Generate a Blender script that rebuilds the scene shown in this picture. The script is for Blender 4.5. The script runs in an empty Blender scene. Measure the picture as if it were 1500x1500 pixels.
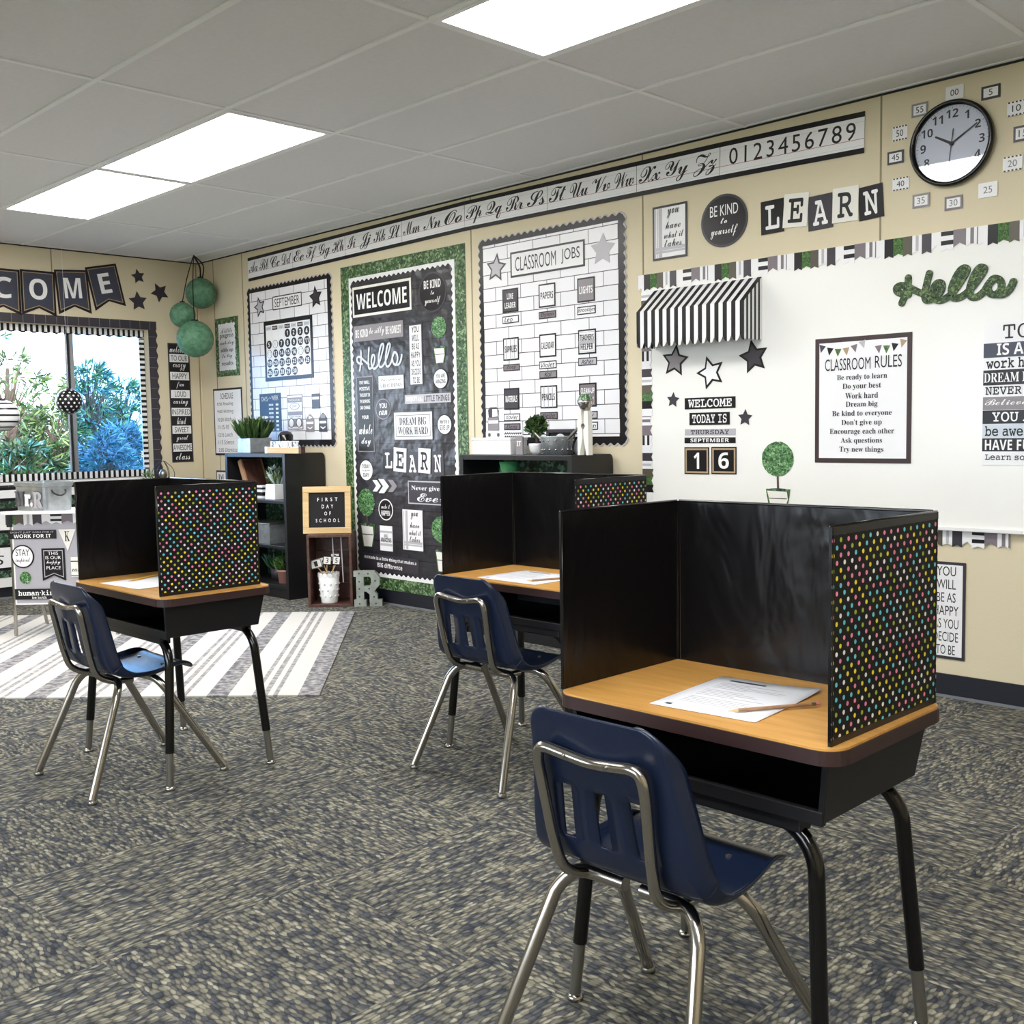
import bpy, bmesh, math, random
from mathutils import Vector, Matrix
random.seed(7)
SC = bpy.context.scene
COL = SC.collection
PI = math.pi

# ------------------------------------------------------------------ camera
CAM = Vector((8.485, -4.656, 1.22))
YAW, PITCH, ROLL, FPX = math.radians(135.224), math.radians(-4.403), math.radians(-0.993), 1560.0
_f = Vector((math.cos(PITCH) * math.cos(YAW), math.cos(PITCH) * math.sin(YAW), math.sin(PITCH)))
_r = Vector((math.sin(YAW), -math.cos(YAW), 0.0))
_u = _r.cross(_f)
CR = math.cos(ROLL) * _r + math.sin(ROLL) * _u
CU = -math.sin(ROLL) * _r + math.cos(ROLL) * _u
cam_data = bpy.data.cameras.new('camera')
cam_data.sensor_width = 36.0
cam_data.lens = FPX / 1500.0 * 36.0
cam_data.clip_end = 200
cam = bpy.data.objects.new('camera', cam_data)
COL.objects.link(cam)
cam.matrix_world = Matrix(((CR.x, CU.x, -_f.x, CAM.x), (CR.y, CU.y, -_f.y, CAM.y), (CR.z, CU.z, -_f.z, CAM.z), (0, 0, 0, 1)))
SC.camera = cam
SC.view_settings.view_transform = 'Standard'
SC.view_settings.look = 'None'
SC.view_settings.exposure = 0.75
SC.view_settings.gamma = 1.0
SC.view_settings.use_curve_mapping = False

# ------------------------------------------------------------------ daylight
world = bpy.data.worlds.new('daylight')
SC.world = world
world.use_nodes = True
_bg = world.node_tree.nodes['Background']
_bg.inputs[0].default_value = (0.80, 0.90, 1.0, 1)
_bg.inputs[1].default_value = 6.0
sun_data = bpy.data.lights.new('sun', 'SUN')
sun_data.energy = 3.0
sun_data.angle = math.radians(2)
sun = bpy.data.objects.new('sun', sun_data)
COL.objects.link(sun)
sun.rotation_euler = Vector((-0.75, 0.25, -0.6)).to_track_quat('-Z', 'Y').to_euler()
PANEL_POWER = 12.0      # radiance of the ceiling light diffusers
def portal(name, w, h, M):
    portal_data = bpy.data.lights.new(name, 'AREA')
    portal_data.shape = 'RECTANGLE'
    portal_data.size, portal_data.size_y = w, h
    portal_data.cycles.is_portal = True
    o = bpy.data.objects.new(name, portal_data)
    COL.objects.link(o)
    o.matrix_world = M
portal('window_portal', 2.2, 1.25, Matrix(((0, 0, -1, -0.2), (-1, 0, 0, -1.55), (0, 1, 0, 1.49), (0, 0, 0, 1))))
portal('added_window_portal', 4.5, 1.2, Matrix(((1, 0, 0, 5.75), (0, 0, -1, -7.4), (0, 1, 0, 1.55), (0, 0, 0, 1))))

# ------------------------------------------------------------------ from a spot in the view to a point on a plane of the room
def ray(px, py):
    return CR * ((px - 750) / FPX) - CU * ((py - 750) / FPX) + _f
def on_plane(px, py, p0, n):
    d = ray(px, py)
    return CAM + d * ((Vector(p0) - CAM).dot(Vector(n)) / d.dot(Vector(n)))
def onX(px, py, x=0.0): return on_plane(px, py, (x, 0, 0), (1, 0, 0))
def onY(px, py, y=0.0): return on_plane(px, py, (0, y, 0), (0, 1, 0))
def onZ(px, py, z=0.0): return on_plane(px, py, (0, 0, z), (0, 0, 1))

# ------------------------------------------------------------------ materials
def lin(c):
    return tuple((x / 255 / 12.92 if x / 255 <= .04045 else ((x / 255 + .055) / 1.055) ** 2.4) for x in c)
MATS = {}
def new_mat(name):
    m = bpy.data.materials.new(name)
    m.use_nodes = True
    MATS[name] = m
    nt = m.node_tree
    return m, nt, nt.nodes, nt.links, nt.nodes['Principled BSDF']
def mat(name, rgb, rough=.55, metal=0.0, var=.05, vscale=6.0, bump=0.0, bscale=80.0, spec=.5, stretch=None, rgb2=None, coat=0.0):
    m, nt, N, L, b = new_mat(name)
    tc = N.new('ShaderNodeTexCoord')
    src = tc.outputs['Object']
    if stretch:
        mp = N.new('ShaderNodeMapping')
        mp.inputs['Scale'].default_value = stretch
        L.new(src, mp.inputs[0]); src = mp.outputs[0]
    nz = N.new('ShaderNodeTexNoise')
    nz.inputs['Scale'].default_value = vscale
    nz.inputs['Detail'].default_value = 4
    L.new(src, nz.inputs['Vector'])
    rp = N.new('ShaderNodeValToRGB')
    c = lin(rgb)
    if rgb2:
        c2 = lin(rgb2)
        rp.color_ramp.elements[0].position, rp.color_ramp.elements[1].position = .3, .7
    else:
        c2 = tuple(min(1, x * (1 + var)) for x in c)
        c = tuple(x * (1 - var) for x in c)
    rp.color_ramp.elements[0].color = (*c, 1)
    rp.color_ramp.elements[1].color = (*c2, 1)
    L.new(nz.outputs[0], rp.inputs[0])
    L.new(rp.outputs[0], b.inputs['Base Color'])
    b.inputs['Roughness'].default_value = rough
    b.inputs['Metallic'].default_value = metal
    b.inputs['Specular IOR Level'].default_value = spec
    b.inputs['Coat Weight'].default_value = coat
    if bump:
        n2 = N.new('ShaderNodeTexNoise')
        n2.inputs['Scale'].default_value = bscale
        n2.inputs['Detail'].default_value = 3
        L.new(src, n2.inputs['Vector'])
        bp = N.new('ShaderNodeBump')
        bp.inputs['Strength'].default_value = bump
        bp.inputs['Distance'].default_value = .01
        L.new(n2.outputs[0], bp.inputs['Height'])
        L.new(bp.outputs[0], b.inputs['Normal'])
    return m

mat('wall_vinyl', (220, 208, 178), .6, var=.03, vscale=3, bump=.15, bscale=300, stretch=(1, 1, .35))
mat('wall_seam', (150, 140, 112), .7)
mat('ceiling_tile', (226, 226, 230), .75, var=.05, vscale=40, bump=.25, bscale=160)
mat('tee_bar', (240, 240, 244), .4)
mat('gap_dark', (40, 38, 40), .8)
mat('baseboard_rubber', (28, 30, 40), .4)
mat('baseboard_edge', (120, 122, 128), .5)
mat('white_card', (240, 240, 242), .38, var=.015)
mat('cream_card', (238, 236, 228), .45, var=.02)
mat('black_card', (24, 22, 25), .3, var=.1, spec=.35)
mat('ink', (16, 15, 17), .45, var=.1)
mat('white_ink', (244, 244, 244), .45, var=.01)
mat('grey_card', (140, 134, 138), .38)
mat('light_grey_card', (186, 184, 190), .38)
mat('mauve_card', (122, 112, 118), .4)
mat('slate_card', (56, 52, 60), .35)
mat('olive_card', (86, 80, 66), .45)
mat('blue_slate_card', (58, 62, 78), .35)
mat('tan_line', (176, 152, 120), .5)
mat('pale_blue_card', (206, 214, 224), .4)
mat('grey_ink', (120, 118, 122), .5)
mat('red_line', (170, 60, 70), .6)
mat('white_board', (244, 244, 240), .22, var=.01)
mat('white_paint', (238, 238, 238), .4, var=.02)
mat('aluminium', (190, 192, 198), .3, metal=.9)
mat('dark_rubber', (30, 30, 32), .6)
mat('chrome', (178, 174, 168), .2, metal=1.0, var=.03)
mat('steel_grey', (150, 148, 142), .28, metal=.9)
mat('galvanized', (150, 156, 160), .38, metal=.65, rgb2=(180, 186, 190), vscale=22)
mat('black_steel', (24, 24, 26), .38, bump=.05, bscale=400)
mat('black_gloss', (10, 10, 11), .16)
mat('navy_plastic', (21, 32, 56), .27, var=.06, bump=.05, bscale=500)
mat('black_laminate', (22, 22, 25), .4, var=.15)
mat('edge_brown', (58, 40, 40), .4)
mat('pine_wood', (226, 196, 146), .5, rgb2=(206, 172, 120), vscale=3, stretch=(1, 14, 14))
mat('brown_wood', (98, 62, 50), .5, rgb2=(66, 42, 36), vscale=3, stretch=(12, 12, 2))
mat('tan_wood', (176, 140, 104), .5, rgb2=(150, 112, 80), vscale=3, stretch=(12, 12, 2))
mat('felt_black', (26, 25, 28), .85, bump=.3, bscale=300)
mat('green_paper_lantern', (62, 108, 80), .6, rgb2=(104, 150, 118), vscale=26, bump=.3, bscale=40)
mat('leaf_dark', (26, 52, 24), .5, var=.3)
mat('leaf_mid', (48, 84, 36), .5, var=.3)
mat('leaf_light', (104, 130, 70), .5, var=.25)
mat('leaf_teal', (58, 112, 110), .5, var=.3)
mat('leaf_reflection_blue', (84, 116, 134), .5, var=.3)  # the pane's blue reflection is put into this leaf colour
mat('bark', (92, 76, 66), .9, var=.3)
mat('outdoor_ground', (96, 110, 78), .9, var=.3)
mat('paper_white', (238, 240, 246), .5, var=.01)
mat('yellow_paint', (226, 172, 60), .4)
mat('pink_rubber', (212, 130, 130), .6)
mat('terracotta_pink', (216, 160, 146), .6)
mat('grass_green', (46, 128, 74), .6, rgb2=(80, 160, 100), vscale=8, stretch=(80, 80, 1))
mat('ceramic_white', (240, 240, 240), .25, var=.01)
mat('easel_grey', (176, 174, 182), .3, var=.02)
mat('letter_metal', (140, 146, 140), .5, metal=.35, rgb2=(172, 178, 170), vscale=14)
mat('letter_grey', (96, 96, 102), .4)
mat('red_plastic', (200, 40, 40), .4)
mat('clock_face', (226, 226, 232), .5, var=.01)
mat('dark_red_lantern_line', (30, 28, 30), .6)

def greenery(name, scale, cols, bump=.5):
    m, nt, N, L, b = new_mat(name)
    tc = N.new('ShaderNodeTexCoord')
    nz = N.new('ShaderNodeTexNoise'); nz.inputs['Scale'].default_value = scale * .5
    L.new(tc.outputs['Object'], nz.inputs['Vector'])
    mx = N.new('ShaderNodeMixRGB'); mx.inputs[0].default_value = .03
    L.new(tc.outputs['Object'], mx.inputs[1]); L.new(nz.outputs['Color'], mx.inputs[2])
    v = N.new('ShaderNodeTexVoronoi'); v.inputs['Scale'].default_value = scale
    L.new(mx.outputs[0], v.inputs['Vector'])
    sp = N.new('ShaderNodeSeparateColor'); L.new(v.outputs['Color'], sp.inputs[0])
    rp = N.new('ShaderNodeValToRGB')
    rp.color_ramp.elements[0].color = (*lin(cols[0]), 1)
    rp.color_ramp.elements[1].color = (*lin(cols[-1]), 1)
    for i, c in enumerate(cols[1:-1]):
        e = rp.color_ramp.elements.new((i + 1) / (len(cols) - 1)); e.color = (*lin(c), 1)
    L.new(sp.outputs[0], rp.inputs[0])
    L.new(rp.outputs[0], b.inputs['Base Color'])
    b.inputs['Roughness'].default_value = .45
    bp = N.new('ShaderNodeBump'); bp.inputs['Strength'].default_value = bump; bp.inputs['Distance'].default_value = .004
    L.new(v.outputs['Distance'], bp.inputs['Height']); L.new(bp.outputs[0], b.inputs['Normal'])
    return m
greenery('boxwood_paper', 75, [(22, 38, 20), (52, 84, 44), (70, 104, 58), (150, 176, 132)])
greenery('boxwood_dark', 60, [(10, 22, 18), (26, 50, 36), (40, 74, 50), (110, 146, 120)])
greenery('topiary_green', 110, [(26, 56, 26), (58, 108, 56), (84, 138, 78), (150, 190, 136)])
greenery('bright_leaf_print', 150, [(30, 60, 22), (62, 104, 42), (96, 142, 64)])
greenery('hello_green', 140, [(14, 28, 12), (36, 64, 28), (58, 88, 42), (124, 148, 90)])

def brick_paper(name, bw, rh):
    m, nt, N, L, b = new_mat(name)
    tc = N.new('ShaderNodeTexCoord')
    br = N.new('ShaderNodeTexBrick')
    br.inputs['Scale'].default_value = 1
    br.inputs['Brick Width'].default_value = bw
    br.inputs['Row Height'].default_value = rh
    br.inputs['Mortar Size'].default_value = .0022
    br.inputs['Mortar Smooth'].default_value = 0
    br.inputs['Bias'].default_value = 0
    br.inputs['Color1'].default_value = (*lin((240, 240, 244)), 1)
    br.inputs['Color2'].default_value = (*lin((234, 234, 238)), 1)
    br.inputs['Mortar'].default_value = (*lin((40, 38, 42)), 1)
    L.new(tc.outputs['Object'], br.inputs['Vector'])
    L.new(br.outputs['Color'], b.inputs['Base Color'])
    b.inputs['Roughness'].default_value = .3
    nz = N.new('ShaderNodeTexNoise'); nz.inputs['Scale'].default_value = 5
    L.new(tc.outputs['Object'], nz.inputs['Vector'])
    bp = N.new('ShaderNodeBump'); bp.inputs['Strength'].default_value = .25; bp.inputs['Distance'].default_value = .02
    L.new(nz.outputs[0], bp.inputs['Height']); L.new(bp.outputs[0], b.inputs['Normal'])
    return m

def shiplap():
    m, nt, N, L, b = new_mat('black_shiplap_paper')
    tc = N.new('ShaderNodeTexCoord')
    br = N.new('ShaderNodeTexBrick')
    br.inputs['Scale'].default_value = 1
    br.inputs['Brick Width'].default_value = 3.0
    br.inputs['Row Height'].default_value = .115
    br.inputs['Mortar Size'].default_value = .003
    br.inputs['Color1'].default_value = (*lin((56, 55, 60)), 1)
    br.inputs['Color2'].default_value = (*lin((46, 45, 50)), 1)
    br.inputs['Mortar'].default_value = (*lin((14, 14, 16)), 1)
    L.new(tc.outputs['Object'], br.inputs['Vector'])
    mp = N.new('ShaderNodeMapping'); mp.inputs['Scale'].default_value = (4, 40, 4)
    L.new(tc.outputs['Object'], mp.inputs[0])
    nz = N.new('ShaderNodeTexNoise'); nz.inputs['Scale'].default_value = 2; nz.inputs['Detail'].default_value = 6
    L.new(mp.outputs[0], nz.inputs['Vector'])
    mx = N.new('ShaderNodeMixRGB'); mx.blend_type = 'MULTIPLY'; mx.inputs[0].default_value = .7
    rp = N.new('ShaderNodeValToRGB')
    rp.color_ramp.elements[0].position, rp.color_ramp.elements[0].color = .3, (.45, .45, .45, 1)
    rp.color_ramp.elements[1].position, rp.color_ramp.elements[1].color = .7, (1.3, 1.3, 1.35, 1)
    L.new(nz.outputs[0], rp.inputs[0])
    L.new(br.outputs['Color'], mx.inputs[1]); L.new(rp.outputs[0], mx.inputs[2])
    L.new(mx.outputs[0], b.inputs['Base Color'])
    b.inputs['Roughness'].default_value = .28
    n2 = N.new('ShaderNodeTexNoise'); n2.inputs['Scale'].default_value = 7; n2.inputs['Detail'].default_value = 2
    L.new(tc.outputs['Object'], n2.inputs['Vector'])
    bp = N.new('ShaderNodeBump'); bp.inputs['Strength'].default_value = .5; bp.inputs['Distance'].default_value = .03
    L.new(n2.outputs[0], bp.inputs['Height']); L.new(bp.outputs[0], b.inputs['Normal'])
shiplap()

def oak():
    m, nt, N, L, b = new_mat('oak_laminate')
    tc = N.new('ShaderNodeTexCoord')
    mp = N.new('ShaderNodeMapping'); mp.inputs['Scale'].default_value = (2, 16, 8)
    L.new(tc.outputs['Object'], mp.inputs[0])
    nz = N.new('ShaderNodeTexNoise'); nz.inputs['Scale'].default_value = 3; nz.inputs['Detail'].default_value = 8
    L.new(mp.outputs[0], nz.inputs['Vector'])
    rp = N.new('ShaderNodeValToRGB')
    rp.color_ramp.elements[0].position, rp.color_ramp.elements[0].color = .3, (*lin((196, 142, 70)), 1)
    rp.color_ramp.elements[1].position, rp.color_ramp.elements[1].color = .7, (*lin((220, 168, 92)), 1)
    L.new(nz.outputs[0], rp.inputs[0]); L.new(rp.outputs[0], b.inputs['Base Color'])
    b.inputs['Roughness'].default_value = .35
oak()

def math_node(N, L, op, a, bval):
    n = N.new('ShaderNodeMath'); n.operation = op
    if hasattr(a, 'links'): L.new(a, n.inputs[0])
    else: n.inputs[0].default_value = a
    if bval is not None:
        if hasattr(bval, 'links'): L.new(bval, n.inputs[1])
        else: n.inputs[1].default_value = bval
    return n.outputs[0]

def carpet():
    m, nt, N, L, b = new_mat('carpet_tiles')
    tc = N.new('ShaderNodeTexCoord')
    sp = N.new('ShaderNodeSeparateXYZ'); L.new(tc.outputs['Object'], sp.inputs[0])
    T = .61
    ix = math_node(N, L, 'FLOOR', math_node(N, L, 'DIVIDE', sp.outputs[0], T), None)
    iy = math_node(N, L, 'FLOOR', math_node(N, L, 'DIVIDE', sp.outputs[1], T), None)
    par = math_node(N, L, 'FLOORED_MODULO', math_node(N, L, 'ADD', ix, iy), 2.0)
    sw = N.new('ShaderNodeCombineXYZ')
    L.new(sp.outputs[1], sw.inputs[0]); L.new(sp.outputs[0], sw.inputs[1])
    mx = N.new('ShaderNodeMixRGB'); L.new(par, mx.inputs[0])
    L.new(tc.outputs['Object'], mx.inputs[1]); L.new(sw.outputs[0], mx.inputs[2])
    # loops of yarn: long grains lying along the rows of each tile
    nz = N.new('ShaderNodeTexNoise'); nz.inputs['Scale'].default_value = 9
    L.new(tc.outputs['Object'], nz.inputs['Vector'])
    wob = N.new('ShaderNodeMixRGB'); wob.blend_type = 'ADD'; wob.inputs[0].default_value = .03
    L.new(mx.outputs[0], wob.inputs[1]); L.new(nz.outputs['Color'], wob.inputs[2])
    gm = N.new('ShaderNodeMapping'); gm.inputs['Scale'].default_value = (38, 105, 1); gm.inputs['Rotation'].default_value = (0, 0, .0)
    L.new(wob.outputs[0], gm.inputs[0])
    vo = N.new('ShaderNodeTexVoronoi'); vo.voronoi_dimensions = '2D'; vo.inputs['Scale'].default_value = 1; vo.inputs['Randomness'].default_value = .75
    L.new(gm.outputs[0], vo.inputs['Vector'])
    vs = N.new('ShaderNodeSeparateColor'); L.new(vo.outputs['Color'], vs.inputs[0])
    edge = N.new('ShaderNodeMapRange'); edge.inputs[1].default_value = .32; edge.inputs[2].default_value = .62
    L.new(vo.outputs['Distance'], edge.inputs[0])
    # streaks that pick the yarn colour along the rows
    mp = N.new('ShaderNodeMapping'); mp.inputs['Scale'].default_value = (3.2, 22, 1)
    L.new(mx.outputs[0], mp.inputs[0])
    st = N.new('ShaderNodeTexNoise'); st.inputs['Scale'].default_value = 1.6; st.inputs['Detail'].default_value = 3
    L.new(mp.outputs[0], st.inputs['Vector'])
    val = math_node(N, L, 'ADD', math_node(N, L, 'MULTIPLY', vs.outputs[0], .55), math_node(N, L, 'MULTIPLY', st.outputs[0], .7))
    rp = N.new('ShaderNodeValToRGB')
    E = rp.color_ramp.elements
    E[0].position, E[0].color = .26, (*lin((50, 54, 62)), 1)
    E[1].position, E[1].color = .95, (*lin((164, 160, 143)), 1)
    for p_, c_ in ((.45, (78, 81, 86)), (.62, (104, 102, 95)), (.78, (132, 129, 113))):
        e = E.new(p_); e.color = (*lin(c_), 1)
    L.new(val, rp.inputs[0])
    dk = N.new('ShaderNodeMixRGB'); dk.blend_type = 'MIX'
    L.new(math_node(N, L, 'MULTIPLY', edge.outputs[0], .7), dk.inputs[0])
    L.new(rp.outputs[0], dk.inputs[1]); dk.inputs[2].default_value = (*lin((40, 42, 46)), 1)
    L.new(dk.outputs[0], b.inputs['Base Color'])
    b.inputs['Roughness'].default_value = .95
    b.inputs['Specular IOR Level'].default_value = .15
    bp = N.new('ShaderNodeBump'); bp.inputs['Strength'].default_value = .5; bp.inputs['Distance'].default_value = .003
    bp.invert = True
    L.new(vo.outputs['Distance'], bp.inputs['Height']); L.new(bp.outputs[0], b.inputs['Normal'])
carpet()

def dots():
    m, nt, N, L, b = new_mat('polka_dot_fabric')
    tc = N.new('ShaderNodeTexCoord')
    sp = N.new('ShaderNodeSeparateXYZ'); L.new(tc.outputs['Object'], sp.inputs[0])
    h = math_node(N, L, 'ADD', sp.outputs[0], sp.outputs[1])
    a = math_node(N, L, 'ADD', h, sp.outputs[2]); c = math_node(N, L, 'SUBTRACT', h, sp.outputs[2])
    cb = N.new('ShaderNodeCombineXYZ'); L.new(a, cb.inputs[0]); L.new(c, cb.inputs[1])
    v = N.new('ShaderNodeTexVoronoi'); v.voronoi_dimensions = '2D'
    v.inputs['Scale'].default_value = 1 / .0262
    v.inputs['Randomness'].default_value = 0
    L.new(cb.outputs[0], v.inputs['Vector'])
    msk = math_node(N, L, 'LESS_THAN', v.outputs['Distance'], .225)
    s2 = N.new('ShaderNodeSeparateColor'); L.new(v.outputs['Color'], s2.inputs[0])
    rp = N.new('ShaderNodeValToRGB'); rp.color_ramp.interpolation = 'CONSTANT'
    E = rp.color_ramp.elements
    E[0].position, E[0].color = 0, (*lin((240, 140, 176)), 1)
    E[1].position, E[1].color = .22, (*lin((244, 224, 60)), 1)
    for p_, c_ in ((.42, (246, 246, 250)), (.64, (108, 208, 226)), (.84, (168, 186, 70))):
        e = E.new(p_); e.color = (*lin(c_), 1)
    L.new(s2.outputs[0], rp.inputs[0])
    mx = N.new('ShaderNodeMixRGB'); L.new(msk, mx.inputs[0])
    mx.inputs[1].default_value = (*lin((13, 12, 15)), 1)
    L.new(rp.outputs[0], mx.inputs[2]); L.new(mx.outputs[0], b.inputs['Base Color'])
    b.inputs['Specular IOR Level'].default_value = .3
    b.inputs['Roughness'].default_value = .6
dots()

def vinyl():
    m, nt, N, L, b = new_mat('black_vinyl')
    tc = N.new('ShaderNodeTexCoord')
    mp = N.new('ShaderNodeMapping'); mp.inputs['Scale'].default_value = (3, 3, 1.2); mp.inputs['Rotation'].default_value = (.6, .6, .2)
    L.new(tc.outputs['Object'], mp.inputs[0])
    nz = N.new('ShaderNodeTexNoise'); nz.inputs['Scale'].default_value = 2.2; nz.inputs['Detail'].default_value = 3; nz.inputs['Distortion'].default_value = .8
    L.new(mp.outputs[0], nz.inputs['Vector'])
    bp = N.new('ShaderNodeBump'); bp.inputs['Strength'].default_value = .6; bp.inputs['Distance'].default_value = .02
    L.new(nz.outputs[0], bp.inputs['Height']); L.new(bp.outputs[0], b.inputs['Normal'])
    b.inputs['Base Color'].default_value = (*lin((15, 14, 15)), 1)
    b.inputs['Specular IOR Level'].default_value = .4
    b.inputs['Roughness'].default_value = .27
vinyl()

def rug_mat():
    m, nt, N, L, b = new_mat('striped_rug')
    tc = N.new('ShaderNodeTexCoord')
    uv = tc.outputs['UV']
    sp = N.new('ShaderNodeSeparateXYZ'); L.new(uv, sp.inputs[0])
    t = math_node(N, L, 'FLOORED_MODULO', sp.outputs[0], .43)
    rp = N.new('ShaderNodeValToRGB'); rp.color_ramp.interpolation = 'CONSTANT'
    E = rp.color_ramp.elements
    G, W = .62, 0.0
    E[0].position, E[0].color = 0, (1, 1, 1, 1)
    E[1].position, E[1].color = .1 / .43, (0, 0, 0, 1)
    for p_, c_ in ((.195, .8), (.217, 0), (.242, .8), (.27, 0), (.295, .8), (.317, 0)):
        e = E.new(p_ / .43); e.color = (c_, c_, c_, 1)
    L.new(math_node(N, L, 'DIVIDE', t, .43), rp.inputs[0])
    nz = N.new('ShaderNodeTexNoise'); nz.inputs['Scale'].default_value = 28; nz.inputs['Detail'].default_value = 5
    L.new(uv, nz.inputs['Vector'])
    wear = N.new('ShaderNodeValToRGB')
    wear.color_ramp.elements[0].position, wear.color_ramp.elements[0].color = .33, (.4, .4, .4, 1)
    wear.color_ramp.elements[1].position, wear.color_ramp.elements[1].color = .6, (1, 1, 1, 1)
    L.new(nz.outputs[0], wear.inputs[0])
    f = math_node(N, L, 'MULTIPLY', rp.outputs[0], wear.outputs[0])
    mx = N.new('ShaderNodeMixRGB'); L.new(f, mx.inputs[0])
    mx.inputs[1].default_value = (*lin((206, 202, 196)), 1)
    mx.inputs[2].default_value = (*lin((96, 95, 102)), 1)
    L.new(mx.outputs[0], b.inputs['Base Color'])
    b.inputs['Roughness'].default_value = .9
rug_mat()

def glass(name, tint, gloss=.08):
    m = bpy.data.materials.new(name); m.use_nodes = True; MATS[name] = m
    nt = m.node_tree; N, L = nt.nodes, nt.links
    N.remove(N['Principled BSDF'])
    tr = N.new('ShaderNodeBsdfTransparent'); tr.inputs[0].default_value = (*tint, 1)
    gl = N.new('ShaderNodeBsdfGlossy'); gl.inputs['Roughness'].default_value = .02
    fr = N.new('ShaderNodeFresnel'); fr.inputs[0].default_value = 1.45
    mx = N.new('ShaderNodeMixShader')
    L.new(fr.outputs[0], mx.inputs[0]); L.new(tr.outputs[0], mx.inputs[1]); L.new(gl.outputs[0], mx.inputs[2])
    L.new(mx.outputs[0], N['Material Output'].inputs[0])
glass('clear_glass', (.97, .98, 1.0))
glass('blue_reflection_glass', (.55, .76, 1.0))  # tint stands in for a blue reflection on the right pane
def emis(name, rgb, s):
    m = bpy.data.materials.new(name); m.use_nodes = True; MATS[name] = m
    nt = m.node_tree; N, L = nt.nodes, nt.links
    N.remove(N['Principled BSDF'])
    e = N.new('ShaderNodeEmission'); e.inputs[0].default_value = (*rgb, 1); e.inputs[1].default_value = s
    L.new(e.outputs[0], N['Material Output'].inputs[0])
emis('light_diffuser', (1.0, .98, .95), PANEL_POWER)

# ------------------------------------------------------------------ mesh building
EX_SCRIPT = dict(zip('BEFHILMRego', '\u212c\u2130\u2131\u210b\u2110\u2112\u2133\u211b\u212f\u210a\u2134'))
STYLES = {'sans': None, 'serif': (0x1d400, 0x1d41a, 0x1d7ce, {}), 'serif_it': (0x1d468, 0x1d482, 0x1d7ce, {}), 'script': (0x1d4d0, 0x1d4ea, None, {}),
          'cursive': (0x1d49c, 0x1d4b6, None, EX_SCRIPT), 'mono': (0x1d670, 0x1d68a, 0x1d7f6, {}), 'bold': (0x1d5d4, 0x1d5ee, 0x1d7ec, {}), 'hand': (0x1d608, 0x1d622, None, {}),
          'italic': (0x1d434, 0x1d44e, None, {'h': '\u210e'})}
def styled(s, style):
    st = STYLES[style]
    if not st: return s
    out = ''
    for c in s:
        if c in st[3]: out += st[3][c]
        elif 'A' <= c <= 'Z': out += chr(st[0] + ord(c) - 65)
        elif 'a' <= c <= 'z': out += chr(st[1] + ord(c) - 97)
        elif c.isdigit() and st[2]: out += chr(st[2] + ord(c) - 48)
        else: out += c
    return out
_tc = bpy.data.curves.new('lettering_source', 'FONT')
_tc.resolution_u = 3
_to = bpy.data.objects.new('lettering_source', _tc)
_cache = {}
def glyphs(s, style, off, space):
    k = (s, style, off, space)
    if k not in _cache:
        _tc.body = styled(s, style); _tc.offset = off; _tc.space_character = space
        m = _to.to_mesh()
        vs = [(v.co.x, v.co.y) for v in m.vertices]
        fs = [tuple(p.vertices) for p in m.polygons]
        # all faces look the same way (towards +z)
        out = []
        for f in fs:
            a = sum(vs[f[i]][0] * vs[f[(i + 1) % len(f)]][1] - vs[f[(i + 1) % len(f)]][0] * vs[f[i]][1] for i in range(len(f)))
            out.append(f if a > 0 else tuple(reversed(f)))
        _to.to_mesh_clear()
        x0, x1 = min(v[0] for v in vs), max(v[0] for v in vs)
        y0, y1 = min(v[1] for v in vs), max(v[1] for v in vs)
        _cache[k] = (vs, out, x0, x1, y0, y1)
    return _cache[k]

def catmull(pts, n=6, closed=False):
    pts = [Vector(p) for p in pts]
    out = []
    N = len(pts)
    for i in range(N if closed else N - 1):
        p0 = pts[(i - 1) % N] if closed or i > 0 else pts[0]
        p1, p2 = pts[i], pts[(i + 1) % N]
        p3 = pts[(i + 2) % N] if closed or i + 2 < N else pts[-1]
        for k in range(n):
            t = k / n
            out.append(.5 * ((2 * p1) + (p2 - p0) * t + (2 * p0 - 5 * p1 + 4 * p2 - p3) * t * t + (3 * p1 - p0 - 3 * p2 + p3) * t ** 3))
    if not closed: out.append(pts[-1])
    return out

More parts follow.
